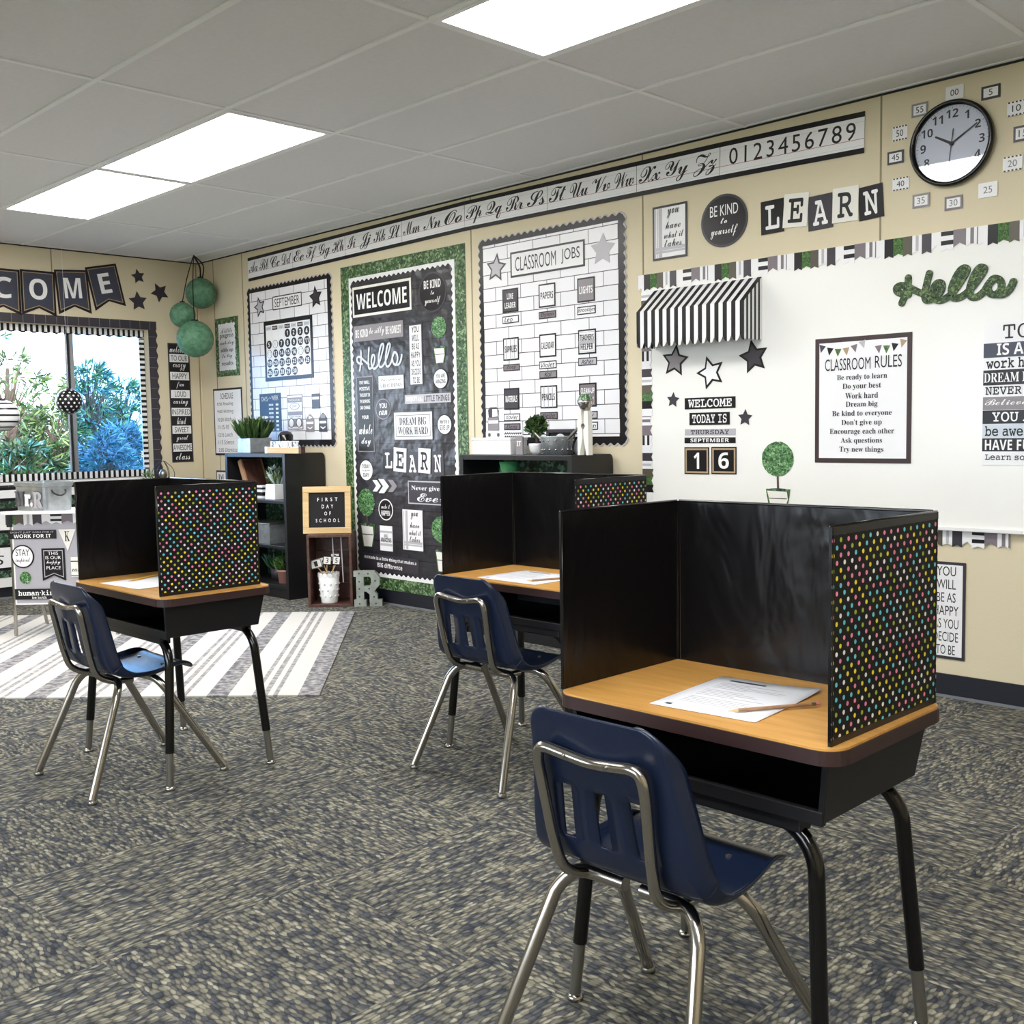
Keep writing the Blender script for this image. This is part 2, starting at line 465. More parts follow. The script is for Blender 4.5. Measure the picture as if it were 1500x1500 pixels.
class MB:
    def __init__(s): s.v, s.f, s.m, s.s = [], [], [], []
    def add(s, vs, fs, m=0, smooth=False):
        o = len(s.v)
        s.v += [tuple(v) for v in vs]
        s.f += [tuple(i + o for i in f) for f in fs]
        s.m += [m] * len(fs); s.s += [smooth] * len(fs)
        return s
    def box(s, x0, x1, y0, y1, z0, z1, m=0):
        v = [(x, y, z) for z in (z0, z1) for y in (y0, y1) for x in (x0, x1)]
        return s.add(v, [(0, 2, 3, 1), (4, 5, 7, 6), (0, 1, 5, 4), (2, 6, 7, 3), (0, 4, 6, 2), (1, 3, 7, 5)], m)
    def obox(s, M, dx, dy, dz, m=0):
        o = len(s.v); s.box(-dx / 2, dx / 2, -dy / 2, dy / 2, -dz / 2, dz / 2, m)
        for i in range(o, len(s.v)): s.v[i] = tuple(M @ Vector(s.v[i]))
        return s
    def prism(s, pts, z0, z1, m=0, ms=None):
        n = len(pts)
        a = sum(pts[i][0] * pts[(i + 1) % n][1] - pts[(i + 1) % n][0] * pts[i][1] for i in range(n))
        if a < 0: pts = list(reversed(pts))
        v = [(p[0], p[1], z0) for p in pts] + [(p[0], p[1], z1) for p in pts]
        s.add(v, [tuple(range(n, 2 * n)), tuple(reversed(range(n)))], m)
        s.add(v, [(i, (i + 1) % n, (i + 1) % n + n, i + n) for i in range(n)], m if ms is None else ms)
        return s
    def rect(s, x0, x1, y0, y1, z0, z1, m=0): return s.box(x0, x1, y0, y1, z0, z1, m)
    def disc(s, cx, cy, rx, ry, z0, z1, m=0, n=40):
        return s.prism([(cx + rx * math.cos(2 * PI * i / n), cy + ry * math.sin(2 * PI * i / n)) for i in range(n)], z0, z1, m)
    def star(s, cx, cy, r, z0, z1, m=0, rot=0.0, k=.5, sx=1.0):
        return s.prism([(cx + sx * r * (1 if i % 2 == 0 else k) * math.cos(PI / 2 + rot + i * PI / 5), cy + r * (1 if i % 2 == 0 else k) * math.sin(PI / 2 + rot + i * PI / 5)) for i in range(10)], z0, z1, m)
    def frame(s, x0, x1, y0, y1, b, z0, z1, m=0):
        s.box(x0, x1, y0, y0 + b, z0, z1, m); s.box(x0, x1, y1 - b, y1, z0, z1, m)
        s.box(x0, x0 + b, y0 + b, y1 - b, z0, z1, m); s.box(x1 - b, x1, y0 + b, y1 - b, z0, z1, m)
        return s
    def tube(s, path, r, seg=12, m=0, caps=True, closed=False):
        P = [Vector(p) for p in path]
        n = len(P)
        R = r if isinstance(r, (list, tuple)) else [r] * n
        T = []
        for i in range(n):
            a = P[(i - 1) % n] if closed or i > 0 else P[i]
            b = P[(i + 1) % n] if closed or i < n - 1 else P[i]
            T.append((b - a).normalized())
        up = Vector((0, 0, 1)) if abs(T[0].z) < .9 else Vector((1, 0, 0))
        nn = (up - T[0] * up.dot(T[0])).normalized()
        vs = []
        for i in range(n):
            nn = (nn - T[i] * nn.dot(T[i])).normalized()
            bb = T[i].cross(nn)
            for k in range(seg):
                a = 2 * PI * k / seg
                vs.append(P[i] + (nn * math.cos(a) + bb * math.sin(a)) * R[i])
        fs = []
        for i in range(n if closed else n - 1):
            j = (i + 1) % n
            for k in range(seg):
                fs.append((i * seg + k, i * seg + (k + 1) % seg, j * seg + (k + 1) % seg, j * seg + k))
        s.add(vs, fs, m, True)
        if caps and not closed:
            s.add(vs[:seg], [tuple(reversed(range(seg)))], m); s.add(vs[-seg:], [tuple(range(seg))], m)
        return s
    def lathe(s, prof, c=(0, 0, 0), seg=28, m=0, smooth=True, sy=1.0):
        vs = [(c[0] + r * math.cos(2 * PI * k / seg), c[1] + sy * r * math.sin(2 * PI * k / seg), c[2] + z) for r, z in prof for k in range(seg)]
        fs = [(i * seg + k, i * seg + (k + 1) % seg, (i + 1) * seg + (k + 1) % seg, (i + 1) * seg + k) for i in range(len(prof) - 1) for k in range(seg)]
        return s.add(vs, fs, m, smooth)
    def ball(s, c, r, m=0, seg=24, rings=14, fn=None, sz=1.0):
        vs, fs = [], []
        for i in range(rings + 1):
            th = PI * i / rings
            for k in range(seg):
                ph = 2 * PI * k / seg
                rr = r * (fn(th, ph) if fn else 1)
                vs.append((c[0] + rr * math.sin(th) * math.cos(ph), c[1] + rr * math.sin(th) * math.sin(ph), c[2] - sz * rr * math.cos(th)))
        for i in range(rings):
            for k in range(seg):
                fs.append((i * seg + k, i * seg + (k + 1) % seg, (i + 1) * seg + (k + 1) % seg, (i + 1) * seg + k))
        return s.add(vs, fs, m, True)
    def text(s, t, cx, cy, w, h, style='sans', m=0, z=0.0, off=0.0, rot=0.0, space=1.0, align='c'):
        vs, fs, x0, x1, y0, y1 = glyphs(t, style, off, space)
        sx = w / (x1 - x0) if w else h / (y1 - y0)
        sy = h / (y1 - y0) if h else w / (x1 - x0)
        ca, sa = math.cos(rot), math.sin(rot)
        bx = x0 if align == 'l' else (x0 + x1) / 2
        out = []
        for x, y in vs:
            X, Y = (x - bx) * sx, (y - (y0 + y1) / 2) * sy
            out.append((cx + X * ca - Y * sa, cy + X * sa + Y * ca, z))
        return s.add(out, fs, m)
    def leaf(s, p, d, up, L, W, m=0):
        d = Vector(d).normalized(); sd = d.cross(Vector(up))
        if sd.length < 1e-3: sd = d.cross(Vector((1, 0, 0)))
        sd = sd.normalized() * W / 2
        p = Vector(p); mid = p + d * L * .5
        return s.add([p, mid + sd, p + d * L, mid - sd], [(0, 1, 2, 3)], m)
    def foliage(s, c, r, n, L, W, nm=3, rz=1.0, up=.3, m0=0):
        for _ in range(n):
            d = Vector((random.gauss(0, 1), random.gauss(0, 1), random.gauss(0, 1))).normalized()
            q = Vector((d.x * r, d.y * r, d.z * r * rz)) * random.uniform(.55, 1) + Vector(c)
            dd = (d + Vector((random.gauss(0, .5), random.gauss(0, .5), random.gauss(0, .5) + up))).normalized()
            s.leaf(q, dd, (random.gauss(0, 1), random.gauss(0, 1), random.gauss(0, 1)), L * random.uniform(.6, 1.2), W * random.uniform(.7, 1.2), m0 + random.randrange(nm))
        return s
    def xf(s, M, start=0):
        for i in range(start, len(s.v)): s.v[i] = tuple(M @ Vector(s.v[i]))
        return s
    def build(s, name, mats, parent=None, M=None, bevel=0.0, solid=0.0, fix=False):
        me = bpy.data.meshes.new(name)
        me.from_pydata(s.v, [], s.f)
        for k in (mats if isinstance(mats, (list, tuple)) else [mats]): me.materials.append(MATS[k])
        me.polygons.foreach_set('material_index', s.m)
        me.polygons.foreach_set('use_smooth', s.s)
        if fix:
            b = bmesh.new(); b.from_mesh(me); bmesh.ops.remove_doubles(b, verts=b.verts, dist=1e-5); bmesh.ops.recalc_face_normals(b, faces=b.faces); b.to_mesh(me); b.free()
        me.update()
        o = bpy.data.objects.new(name, me)
        COL.objects.link(o)
        if M is not None: o.matrix_world = M
        if parent is not None: o.parent = parent
        if bevel:
            md = o.modifiers.new('bevel', 'BEVEL'); md.width = bevel; md.segments = 2; md.limit_method = 'ANGLE'
        if solid:
            md = o.modifiers.new('solid', 'SOLIDIFY'); md.thickness = solid; md.offset = 0
        return o

def tag(o, label, cat, group=None):
    o['label'] = label; o['category'] = cat
    if group: o['group'] = group
    return o
def struct(o):
    o['kind'] = 'structure'
    return o
def thing(name, label, cat, M=None, group=None):
    o = bpy.data.objects.new(name, None)
    o.empty_display_size = .05
    COL.objects.link(o)
    if M is not None: o.matrix_world = M
    return tag(o, label, cat, group)

# frames: local x to the right, y up, z out of the wall
def RW(u, v, d=.002, rot=0.0):
    return Matrix(((1, 0, 0, u), (0, 0, -1, -d), (0, 1, 0, v), (0, 0, 0, 1))) @ Matrix.Rotation(rot, 4, 'Z')
def LW(u, v, d=.002, rot=0.0):
    return Matrix(((0, 0, 1, d), (1, 0, 0, u), (0, 1, 0, v), (0, 0, 0, 1))) @ Matrix.Rotation(rot, 4, 'Z')
RX = Vector((_r.x, _r.y, 0)).normalized()          # the way the easel, crate and metal letter are turned
RN = Vector((RX.y, -RX.x, 0))
def FW(p, rot=0.0):
    return Matrix(((RX.x, 0, RN.x, p[0]), (RX.y, 0, RN.y, p[1]), (0, 1, 0, p[2]), (0, 0, 0, 1))) @ Matrix.Rotation(rot, 4, 'Z')
def right_wall(px, py):
    p = onY(px, py); return p.x, p.z
def left_wall(px, py):
    p = onX(px, py); return p.y, p.z
def quad(c, fn=right_wall):
    """centre and size on a wall of the thing whose corners are seen at c = (tl, tr, br, bl)"""
    p = [fn(*q) for q in c]
    u0, u1 = (p[0][0] + p[3][0]) / 2, (p[1][0] + p[2][0]) / 2
    v1, v0 = (p[0][1] + p[1][1]) / 2, (p[2][1] + p[3][1]) / 2
    return (u0 + u1) / 2, (v0 + v1) / 2, u1 - u0, v1 - v0
def spot(cx, cy, w, h, fn=right_wall):
    a, b = fn(cx - w / 2, cy), fn(cx + w / 2, cy)
    c, d = fn(cx, cy + h / 2), fn(cx, cy - h / 2)
    m = fn(cx, cy)
    return m[0], m[1], b[0] - a[0], d[1] - c[1]
def sc_quad(c, z, o, fn=right_wall):
    """the same for corners measured in an enlarged view: scale z, origin o"""
    return quad([(o[0] + q[0] * z, o[1] + q[1] * z) for q in c], fn)

def sign(name, label, cat, geo, base='white_card', border=None, bw=.0, lines=(), d=.004, frame=RW, rot=0.0, shape='rect', group=None, inner='white_card', t=.0015, extra=None, mats=None):
    """a flat card, poster or cut-out on a wall. lines: (text, cx, cy, w, h, style, ink[, embolden]) in fractions of the card"""
    u, v, w, h = geo
    M = frame(u, v, d, rot)
    root = thing(name, label, cat, M, group)
    def shp(mb, k, z0, z1):
        W, H = w - 2 * k, h - 2 * k
        if shape == 'rect': mb.rect(-W / 2, W / 2, -H / 2, H / 2, z0, z1)
        elif shape == 'round': mb.disc(0, 0, W / 2, H / 2, z0, z1)
        elif shape == 'banner': mb.prism([(-W / 2, H / 2), (W / 2, H / 2), (W / 2, -H / 2), (0, -H / 2 + H * .16), (-W / 2, -H / 2)], z0, z1)
        elif shape == 'flag': mb.prism([(-W / 2, H / 2), (W / 2, H / 2), (0, -H / 2)], z0, z1)
        return mb
    shp(MB(), 0, 0, t).build('card', border or base, root)
    z = t
    if border:
        shp(MB(), bw, t, t + .0006).build('panel', base, root); z = t + .0006
    if extra:
        extra(root, w, h, z)
        z += .0012
    if lines:
        inks = []
        for l in lines:
            if l[6] not in inks: inks.append(l[6])
        mb = MB()
        for l in lines:
            mb.text(l[0], l[1] * w, l[2] * h, l[3] * w if l[3] else None, l[4] * h if l[4] else None, l[5], inks.index(l[6]), z + .0004, l[7] if len(l) > 7 else 0.0)
        mb.build('lettering', inks, root)
    return root
def star_cut(label, geo, col, edge=None, rot=0.0, d=.004, frame=RW, group=None, k=.5):
    u, v, w, h = geo
    r = (w + h) / 2 / 1.8
    root = thing('star_cutout', label, 'star', frame(u, v, d, rot), group)
    MB().star(0, 0, r, 0, .0015, k=k).build('card', edge or col, root)
    if edge: MB().star(0, 0, r * .74, .0015, .0022, k=k).build('panel', col, root)
    return root
def scallop(w, h, amp, pitch, phase=0):
    pts = []
    def side(a, b, nx, ny):
        Ls = math.hypot(b[0] - a[0], b[1] - a[1]); n = max(1, round(Ls / pitch)); K = n * 10
        for i in range(K):
            t = i / K
            o = amp * (.5 - .5 * math.cos(2 * PI * n * t))
            pts.append((a[0] + (b[0] - a[0]) * t + nx * o, a[1] + (b[1] - a[1]) * t + ny * o))
    side((-w / 2, -h / 2), (w / 2, -h / 2), 0, -1); side((w / 2, -h / 2), (w / 2, h / 2), 1, 0)
    side((w / 2, h / 2), (-w / 2, h / 2), 0, 1); side((-w / 2, h / 2), (-w / 2, -h / 2), -1, 0)
    return pts

# ================================================================== the room
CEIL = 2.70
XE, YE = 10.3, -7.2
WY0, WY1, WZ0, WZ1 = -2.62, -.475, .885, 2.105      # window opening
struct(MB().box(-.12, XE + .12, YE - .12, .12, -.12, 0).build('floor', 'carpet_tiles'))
struct(MB().box(-.12, XE + .12, YE - .12, .12, CEIL, CEIL + .1).build('ceiling', 'ceiling_tile'))
struct(MB().box(-.12, XE, 0, .12, 0, CEIL).build('wall_right', 'wall_vinyl'))
struct(MB().box(-.12, 0, YE, WY0, 0, CEIL).box(-.12, 0, WY1, 0, 0, CEIL).box(-.12, 0, WY0, WY1, 0, WZ0).box(-.12, 0, WY0, WY1, WZ1, CEIL).build('wall_left', 'wall_vinyl'))
struct(MB().box(XE, XE + .12, YE, .12, 0, CEIL).build('wall_front', 'wall_vinyl'))
RX0, RX1, RZ0, RZ1 = 3.5, 8.0, .95, 2.15       # unseen windows added in the wall behind the desks for fill daylight
struct(MB().box(-.12, RX0, YE - .12, YE, 0, CEIL).box(RX1, XE + .12, YE - .12, YE, 0, CEIL).box(RX0, RX1, YE - .12, YE, 0, RZ0).box(RX0, RX1, YE - .12, YE, RZ1, CEIL).build('wall_back', 'wall_vinyl'))
w2 = struct(MB().frame(RX0, RX1, RZ0, RZ1, .03, -.02, .02).xf(Matrix(((1, 0, 0, 0), (0, 0, -1, YE - .08), (0, 1, 0, 0), (0, 0, 0, 1)))).build('added_window', 'aluminium'))
for i in (1, 2):
    x = RX0 + (RX1 - RX0) * i / 3
    MB().box(x - .02, x + .02, YE - .1, YE - .06, RZ0 + .03, RZ1 - .03).build('mullion', 'aluminium', w2)
for i in range(3):
    x = RX0 + (RX1 - RX0) * i / 3
    MB().box(x + (.03 if i == 0 else .02), x + 1.5 - (.03 if i == 2 else .02), YE - .083, YE - .077, RZ0 + .03, RZ1 - .03).build('pane', 'clear_glass', w2)
def base(name, x0, x1, y0, y1, n):
    mb = MB().box(x0, x1, y0, y1, 0, .105)
    e = .006
    mb.box(x0 - (e if n == 'y' else 0), x1 + (e if n == 'x' else 0), y0 - (e if n == 'y' else 0), y1, 0, .012, 1)
    struct(mb.build(name, ['baseboard_rubber', 'baseboard_edge']))
base('baseboard_right', 0, XE, -.008, 0, 'y')
base('baseboard_left', 0, .008, YE, 0, 'x')
# panel joints of the walls
k = 0
for px, py in ((313.5, 430), (362, 600), (693, 500), (941.5, 300), (1290, 275)):
    u, _ = right_wall(px, py); k += 1
    struct(MB().box(u - .004, u + .004, -.0022, 0, .105, CEIL).build('trim_%d' % k, 'wall_seam'))
for u in (-1.245, -.018):
    k += 1
    struct(MB().box(0, .0022, u - .004, u + .004, .105 if u > -1 else 2.2, CEIL).build('trim_%d' % k, 'wall_seam'))
# ceiling grid: tee bars, dark shadow gaps beside them
GX = [1.24 + 1.415 * i for i in range(-1, 8)]
GY = [-.2 if i == 0 else -.86 - .6 * (i - 1) for i in range(0, 12)]
GX = [x for x in GX if 0.02 < x < XE]; GY = [y for y in GY if y > YE]
mb = MB()
for x in GX:
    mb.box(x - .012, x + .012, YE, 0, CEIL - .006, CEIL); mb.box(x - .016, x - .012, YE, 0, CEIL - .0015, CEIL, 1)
for y in GY:
    mb.box(0, XE, y - .012, y + .012, CEIL - .007, CEIL)
k += 1; struct(mb.build('trim_%d' % k, ['tee_bar', 'gap_dark']))
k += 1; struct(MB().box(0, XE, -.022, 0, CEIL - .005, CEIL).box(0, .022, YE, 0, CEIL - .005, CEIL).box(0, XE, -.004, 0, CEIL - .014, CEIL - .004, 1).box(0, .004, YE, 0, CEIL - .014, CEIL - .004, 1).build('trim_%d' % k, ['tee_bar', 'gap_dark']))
# recessed light panels
def light(ix, iy, label):
    x0, x1 = GX[ix] + .012, GX[ix + 1] - .012
    y1, y0 = GY[iy] - .012, GY[iy + 1] + .012
    t = thing('ceiling_light', label, 'ceiling light', Matrix.Translation(((x0 + x1) / 2, (y0 + y1) / 2, CEIL)), 'recessed light panels in the ceiling')
    w, h = (x1 - x0), (y1 - y0)
    MB().rect(-w / 2 + .022, w / 2 - .022, -h / 2 + .022, h / 2 - .022, -.004, -.001).build('diffuser', 'light_diffuser', t)
    MB().frame(-w / 2, w / 2, -h / 2, h / 2, .022, -.009, 0).build('frame', 'tee_bar', t)
light(0, 2, 'long white ceiling light panel nearest the window wall')
light(1, 2, 'long white ceiling light panel, second from the window wall')
light(3, 2, 'white ceiling light panel nearest the wall clock')
for ix, lb in ((0, 'window end'), (1, 'window side'), (4, 'middle'), (5, 'far end')):  # unseen row of panels, added to help light the room
    light(ix, 6, 'added white ceiling light panel of the unseen row behind the desks, at its ' + lb)

# window
wx = -.1
my = onX(106.3, 590, wx).y
win = struct(MB().frame(WY0, WY1, WZ0, WZ1, .03, -.02, .02).xf(Matrix(((0, 0, 1, wx), (1, 0, 0, 0), (0, 1, 0, 0), (0, 0, 0, 1)))).build('window_1', 'aluminium'))
MB().box(wx - .025, wx + .022, my - .012, my + .018, WZ0 + .03, WZ1 - .03).box(wx - .03, wx + .01, my - .03, my - .012, WZ0 + .03, WZ1 - .03, 1).build('mullion', ['aluminium', 'dark_rubber'], win)
MB().box(wx - .003, wx + .003, WY0 + .03, my - .03, WZ0 + .03, WZ1 - .03).build('pane', 'clear_glass', win)
MB().box(wx - .003, wx + .003, my + .018, WY1 - .03, WZ0 + .03, WZ1 - .03).build('pane', 'blue_reflection_glass', win)
MB().box(-.119, .012, WY0, WY1, WZ0 - .02, WZ0).build('sill', 'white_paint', win)

# dark scalloped trim on the wall round the window, striped trim on its frame
def trim_strip(name, label, L, H, M, scal, stripes=False, pitch=.085, up=False):
    n = round(L / pitch)
    root = thing(name, label, 'border trim', M, 'border trims around the window')
    pts = [(0, 0), (L, 0)]
    bot = []
    for i in range(n * 6 + 1):
        t = i / (n * 6)
        bot.append((t * L, -H - scal * (.5 - .5 * math.cos(2 * PI * n * t))))
    MB().prism(pts + list(reversed(bot)), 0, .0015).build('strip', 'black_card' if stripes else 'slate_card', root)
    if stripes:
        mb = MB(); q = round(L / .044)
        for i in range(q):
            x = L * (i + .25) / q
            mb.rect(x, x + L / q * .52, -H * .98, -.001, .0015, .002)
        mb.build('stripes', 'white_card', root)
    else:
        mb = MB(); q = round(L / .085)
        for i in range(q):
            x = L * (i + .3) / q
            mb.rect(x, x + .003, -H * .97, -.001, .0015, .0018)
        mb.build('pinstripes', 'grey_card', root)
    return root
Lw = WY1 + .075 - WY0
trim_strip('window_border', 'dark pinstriped border strip along the top of the window', Lw, .07, LW(WY0, WZ1 + .07, .002), .0)
trim_strip('window_border', 'dark scalloped border strip down the right side of the window', WZ1 - WZ0 + .06, .066, LW(WY1, WZ0 - .06, .0045, PI / 2), .014)
trim_strip('window_border', 'dark border strip with pointed edge along the bottom of the window', Lw, .05, LW(WY0, WZ0 - .02, .002), .022, pitch=.12)
sx = wx + .024
trim_strip('striped_border', 'black and white striped strip along the top of the window frame', WY1 - WY0, .055, LW(WY0, WZ1 - .001, sx), .012, True)
trim_strip('striped_border', 'black and white striped strip down the right side of the window frame', WZ1 - WZ0 - .13, .045, LW(WY1 - .047, WZ0 + .062, sx, PI / 2), .008, True)
trim_strip('striped_border', 'black and white striped strip standing along the window sill', WY1 - WY0, .058, LW(WY0, WZ0 + .06, sx), .0, True)

# ---- outside
struct(MB().box(-30, 30, -30, 18, -.5, -.4).build('ground', 'outdoor_ground'))
def tree(label, x, y, h, r, n, mats, L=.3, trunk=.07, lean=0.0, crown0=.25, group='trees and bushes outside the window'):
    t = thing('tree', label, 'tree', Matrix.Translation((x, y, -.4)), group)
    tp = catmull([(0, 0, 0), (lean * .3, .05, h * .3), (lean * .6, -.05, h * .6), (lean, 0, h * .95)], 5)
    mb = MB().tube(tp, [trunk * (1 - .75 * i / (len(tp) - 1)) for i in range(len(tp))], 8)
    random.seed(int(x * 97 + y * 31))
    lf = MB()
    for _ in range(n):
        z = h * (crown0 + (1 - crown0) * random.random())
        zz = (z / h - crown0) / (1 - crown0)
        rad = r * (.3 + .9 * math.sin(PI * min(1, .15 + .85 * zz)) ** .8) * random.uniform(.15, 1) ** .6
        a = random.uniform(0, 2 * PI)
        c = Vector((lean * z / h + rad * math.cos(a), rad * math.sin(a), z))
        out = Vector((math.cos(a), math.sin(a), random.uniform(-.2, .7)))
        k0 = random.randrange(3)
        for _ in range(9):
            d = out + Vector((random.gauss(0, .7), random.gauss(0, .7), random.gauss(0, .7)))
            lf.leaf(c, d, (random.gauss(0, 1), random.gauss(0, 1), random.gauss(0, 1)), L * random.uniform(.5, 1.1), L * .13, (k0 + (random.random() < .3)) % 3)
        if random.random() < .25:
            mb.tube([(lean * z / h * .9, 0, z * .8), tuple(c)], [.014, .004], 5)
    mb.build('trunk', 'bark', t)
    lf.build('crown', mats, t)
GR = ['leaf_dark', 'leaf_mid', 'leaf_light']; TL = ['leaf_teal', 'leaf_mid', 'leaf_light']; BL = ['leaf_reflection_blue', 'leaf_teal', 'leaf_reflection_blue']
tree('leafy green tree with a pale trunk at the left of the left window pane', -3.5, -.36, 2.5, .5, 170, GR, .17, .075, crown0=.35)
tree('yellow green bush just left of the window mullion, outside', -3.5, .1, 1.95, .45, 420, GR, .15, .04, crown0=.2)
tree('teal green tree rising right of the window mullion', -3.9, .68, 2.45, .42, 430, TL, .15, .05, crown0=.3)
tree('slim teal tree with bare twigs at the right of the window', -4.2, 1.22, 2.3, .34, 190, TL, .14, .04, crown0=.4)
tree('bush painted with bright blue reflection, low in the right window pane, nearest the glass', -2.5, .22, 1.62, .36, 460, BL, .14, .03, crown0=.1)
tree('bush painted with bluish reflection at the lower right corner of the window, outside', -3.0, .62, 1.72, .4, 460, BL, .15, .03, crown0=.1)
tree('dark green bush at the lower left of the window, outside', -3.1, -.42, 1.55, .45, 460, ['leaf_dark', 'leaf_mid', 'leaf_teal'], .16, .05, crown0=.1)
tree('green bush behind the pale trunk, outside', -5.6, .45, 1.95, .7, 460, TL, .18, .05, crown0=.05)
tree('pale teal bush far behind the right window pane', -6.2, 1.75, 2.05, .75, 460, ['leaf_teal', 'leaf_reflection_blue', 'leaf_light'], .18, .05, crown0=.05)
tree('tall thin branched tree high in the left window pane', -6.5, .2, 3.9, .55, 60, TL, .16, .05, crown0=.6)

# ================================================================== left wall
# welcome banner pennants
def pennant(letter, label, corners, rot):
    u, v, w, h = quad(corners, left_wall)
    w, h = .262, .345
    root = thing('letter_pennant', label, 'banner pennant', LW(u, v, .004, rot), 'welcome banner pennants')
    def P(k): return [(-w / 2 + k, h / 2 - k), (w / 2 - k, h / 2 - k), (w / 2 - k, -h / 2 + k * 1.8), (0, -h / 2 + h * .17 + k * 1.0), (-w / 2 + k, -h / 2 + k * 1.8)]
    MB().prism(P(0), 0, .0015).build('card', 'black_card', root)
    MB().prism(P(.016), .0015, .0019).build('outline', 'tan_line', root)
    MB().prism(P(.021), .0019, .0023).build('panel', 'blue_slate_card', root)
    MB().text(letter, 0, .03, w * .52 if letter != 'E' else w * .36, h * .46, 'bold', 0, .0028).build('lettering', 'white_ink', root)
pennant('C', 'black banner pennant with the letter C', ((-22, 394), (27, 395.5), (28, 459), (-20, 459)), 0)
pennant('O', 'black banner pennant with the letter O', ((30, 397), (76, 398), (81, 462), (36, 461)), 0)
pennant('M', 'black banner pennant with the letter M, between O and E', ((80, 398), (123, 394), (133, 458), (90, 461)), .07)
pennant('E', 'black banner pennant with the letter E, tilted at the end', ((126, 393), (166, 386), (183, 447), (142, 456)), .21)
star_cut('small dark star nearest the E pennant, upper of three', spot(202, 405, 18, 21, left_wall), 'slate_card', rot=.2, frame=LW, group='dark stars on the window wall')
star_cut('dark star below and left of the other two on the window wall', spot(202, 441.5, 24, 28, left_wall), 'slate_card', rot=.1, frame=LW, group='dark stars on the window wall')
star_cut('dark star nearest the green paper lanterns', spot(233.6, 428.5, 24, 27, left_wall), 'slate_card', rot=.5, frame=LW, group='dark stars on the window wall')
# strip poster
g = quad(((245.3, 501), (277, 505), (282.7, 676), (251.7, 678)), left_wall)
def strips(root, w, h, z):
    mb = MB()
    for i in range(1, 13, 2):
        y = h / 2 - h * .012 - (i + .5) * h * .976 / 13
        mb.rect(-w / 2 + .012, w / 2 - .012, y - h * .034, y + h * .034, z, z + .0004)
    mb.build('white_bands', 'white_card', root)
words = ['welcome', 'TO OUR', 'crazy', 'HAPPY', 'fun', 'LOUD', 'caring', 'INSPIRED', 'kind', 'SWEET', 'great', 'AWESOME', 'class']
wid = [.84, .76, .6, .68, .36, .52, .68, .84, .44, .66, .56, .86, .66]
L = []
for i, t in enumerate(words):
    y = .5 - .012 - (i + .5) * .976 / 13
    L.append((t, 0, y, wid[i], .046 if i % 2 else .056, 'sans' if i % 2 else 'script', 'ink' if i % 2 else 'white_ink'))
sign('strip_poster', 'tall narrow black and white word strip poster beside the window', 'poster', g, 'black_card', 'slate_card', .01, L, frame=LW, extra=strips)

# bands of boxwood paper and alphabet strips under the window
y1 = -.72
g0 = MB().rect(WY0, y1, .16, .84, 0, .001).build('boxwood_paper', 'boxwood_dark', None, LW(0, 0, .002))
tag(g0, 'boxwood print paper covering the wall below the window', 'wall paper panel')
def alpha_strip(z0, z1, letters, label):
    t = thing('alphabet_strip', label, 'alphabet strip', LW(WY0, (z0 + z1) / 2, .0035), 'white alphabet strips under the window')
    Ls, h = y1 - WY0, z1 - z0
    MB().rect(0, Ls, -h / 2, h / 2, 0, .0012).build('edge_band', 'black_card', t)
    MB().rect(0, Ls, -h / 2 + .022, h / 2 - .022, .0012, .0018).build('card', 'white_card', t)
    mb = MB()
    for s, u in letters: mb.text(s, u - WY0, -.005, .15, .095, 'hand', 0, .0022)
    if letters: mb.build('lettering', 'ink', t)
alpha_strip(.745, .85, [], 'blank white strip directly under the dark window border')
alpha_strip(.502, .690, [('Ff', -1.98), ('Gg', -1.42), ('Hh', -1.05)], 'middle white alphabet strip below the window, black edged')
alpha_strip(.215, .413, [('Ss', -1.79), ('Tt', -1.35), ('Uu', -1.0)], 'lowest white alphabet strip below the window, showing Ss')
tag(MB().box(0, .03, WY0, y1, .09, .157).build('wall_duct', 'white_paint'), 'white ledge running along the foot of the window wall', 'ledge')

# paper lanterns
def lantern(label, cx, cy, rpx, x, m, ring=None, stripes=False, group='green paper lanterns in the corner', name='paper_lantern', top=None):
    c = onX(cx, cy, x)
    dist = (c - CAM).dot(_f)
    r = rpx * dist / FPX
    t = thing(name, label, 'paper lantern', Matrix.Translation(c), group)
    def rib(th, ph): return 1 + .012 * abs(math.sin(th * 11))
    if stripes:
        n = 15
        for par, mm in ((0, 'white_card'), (1, 'black_card')):
            mb = MB()
            for i in range(n):
                if i % 2 != par: continue
                a0, a1 = PI * i / n, PI * (i + 1) / n
                if par: a0 += .05; a1 -= .05
                mb.lathe([((r + .001 * par) * math.sin(a0 + (a1 - a0) * q / 3), -(r + .001 * par) * math.cos(a0 + (a1 - a0) * q / 3)) for q in range(4)], seg=32)
            if not par: mb.ball((0, 0, 0), r * .995, 0, 32, 18)
            mb.build('shade' if not par else 'stripes', mm, t)
    else:
        MB().ball((0, 0, 0), r, 0, 32, 44, rib).build('shade', m, t)
    if name == 'dotted_lantern':
        mb = MB()
        for i in range(1, 11):
            th = PI * i / 11
            n = max(3, round(15 * math.sin(th)))
            for q in range(n):
                ph = 2 * PI * (q + .5 * (i % 2)) / n
                d = Vector((math.sin(th) * math.cos(ph), math.sin(th) * math.sin(ph), math.cos(th)))
                a = d.orthogonal().normalized(); b = d.cross(a)
                o = d * (r + .003); rr = r * .085
                mb.add([o + (a * math.cos(2 * PI * s / 10) + b * math.sin(2 * PI * s / 10)) * rr for s in range(10)], [tuple(range(10))])
        mb.build('dots', 'white_card', t)
    MB().lathe([(r * .2, 0), (r * .2, .012), (r * .17, .012), (r * .17, 0)], (0, 0, r * .97), 18).build('top_ring', 'black_steel', t)
    return t, c, r
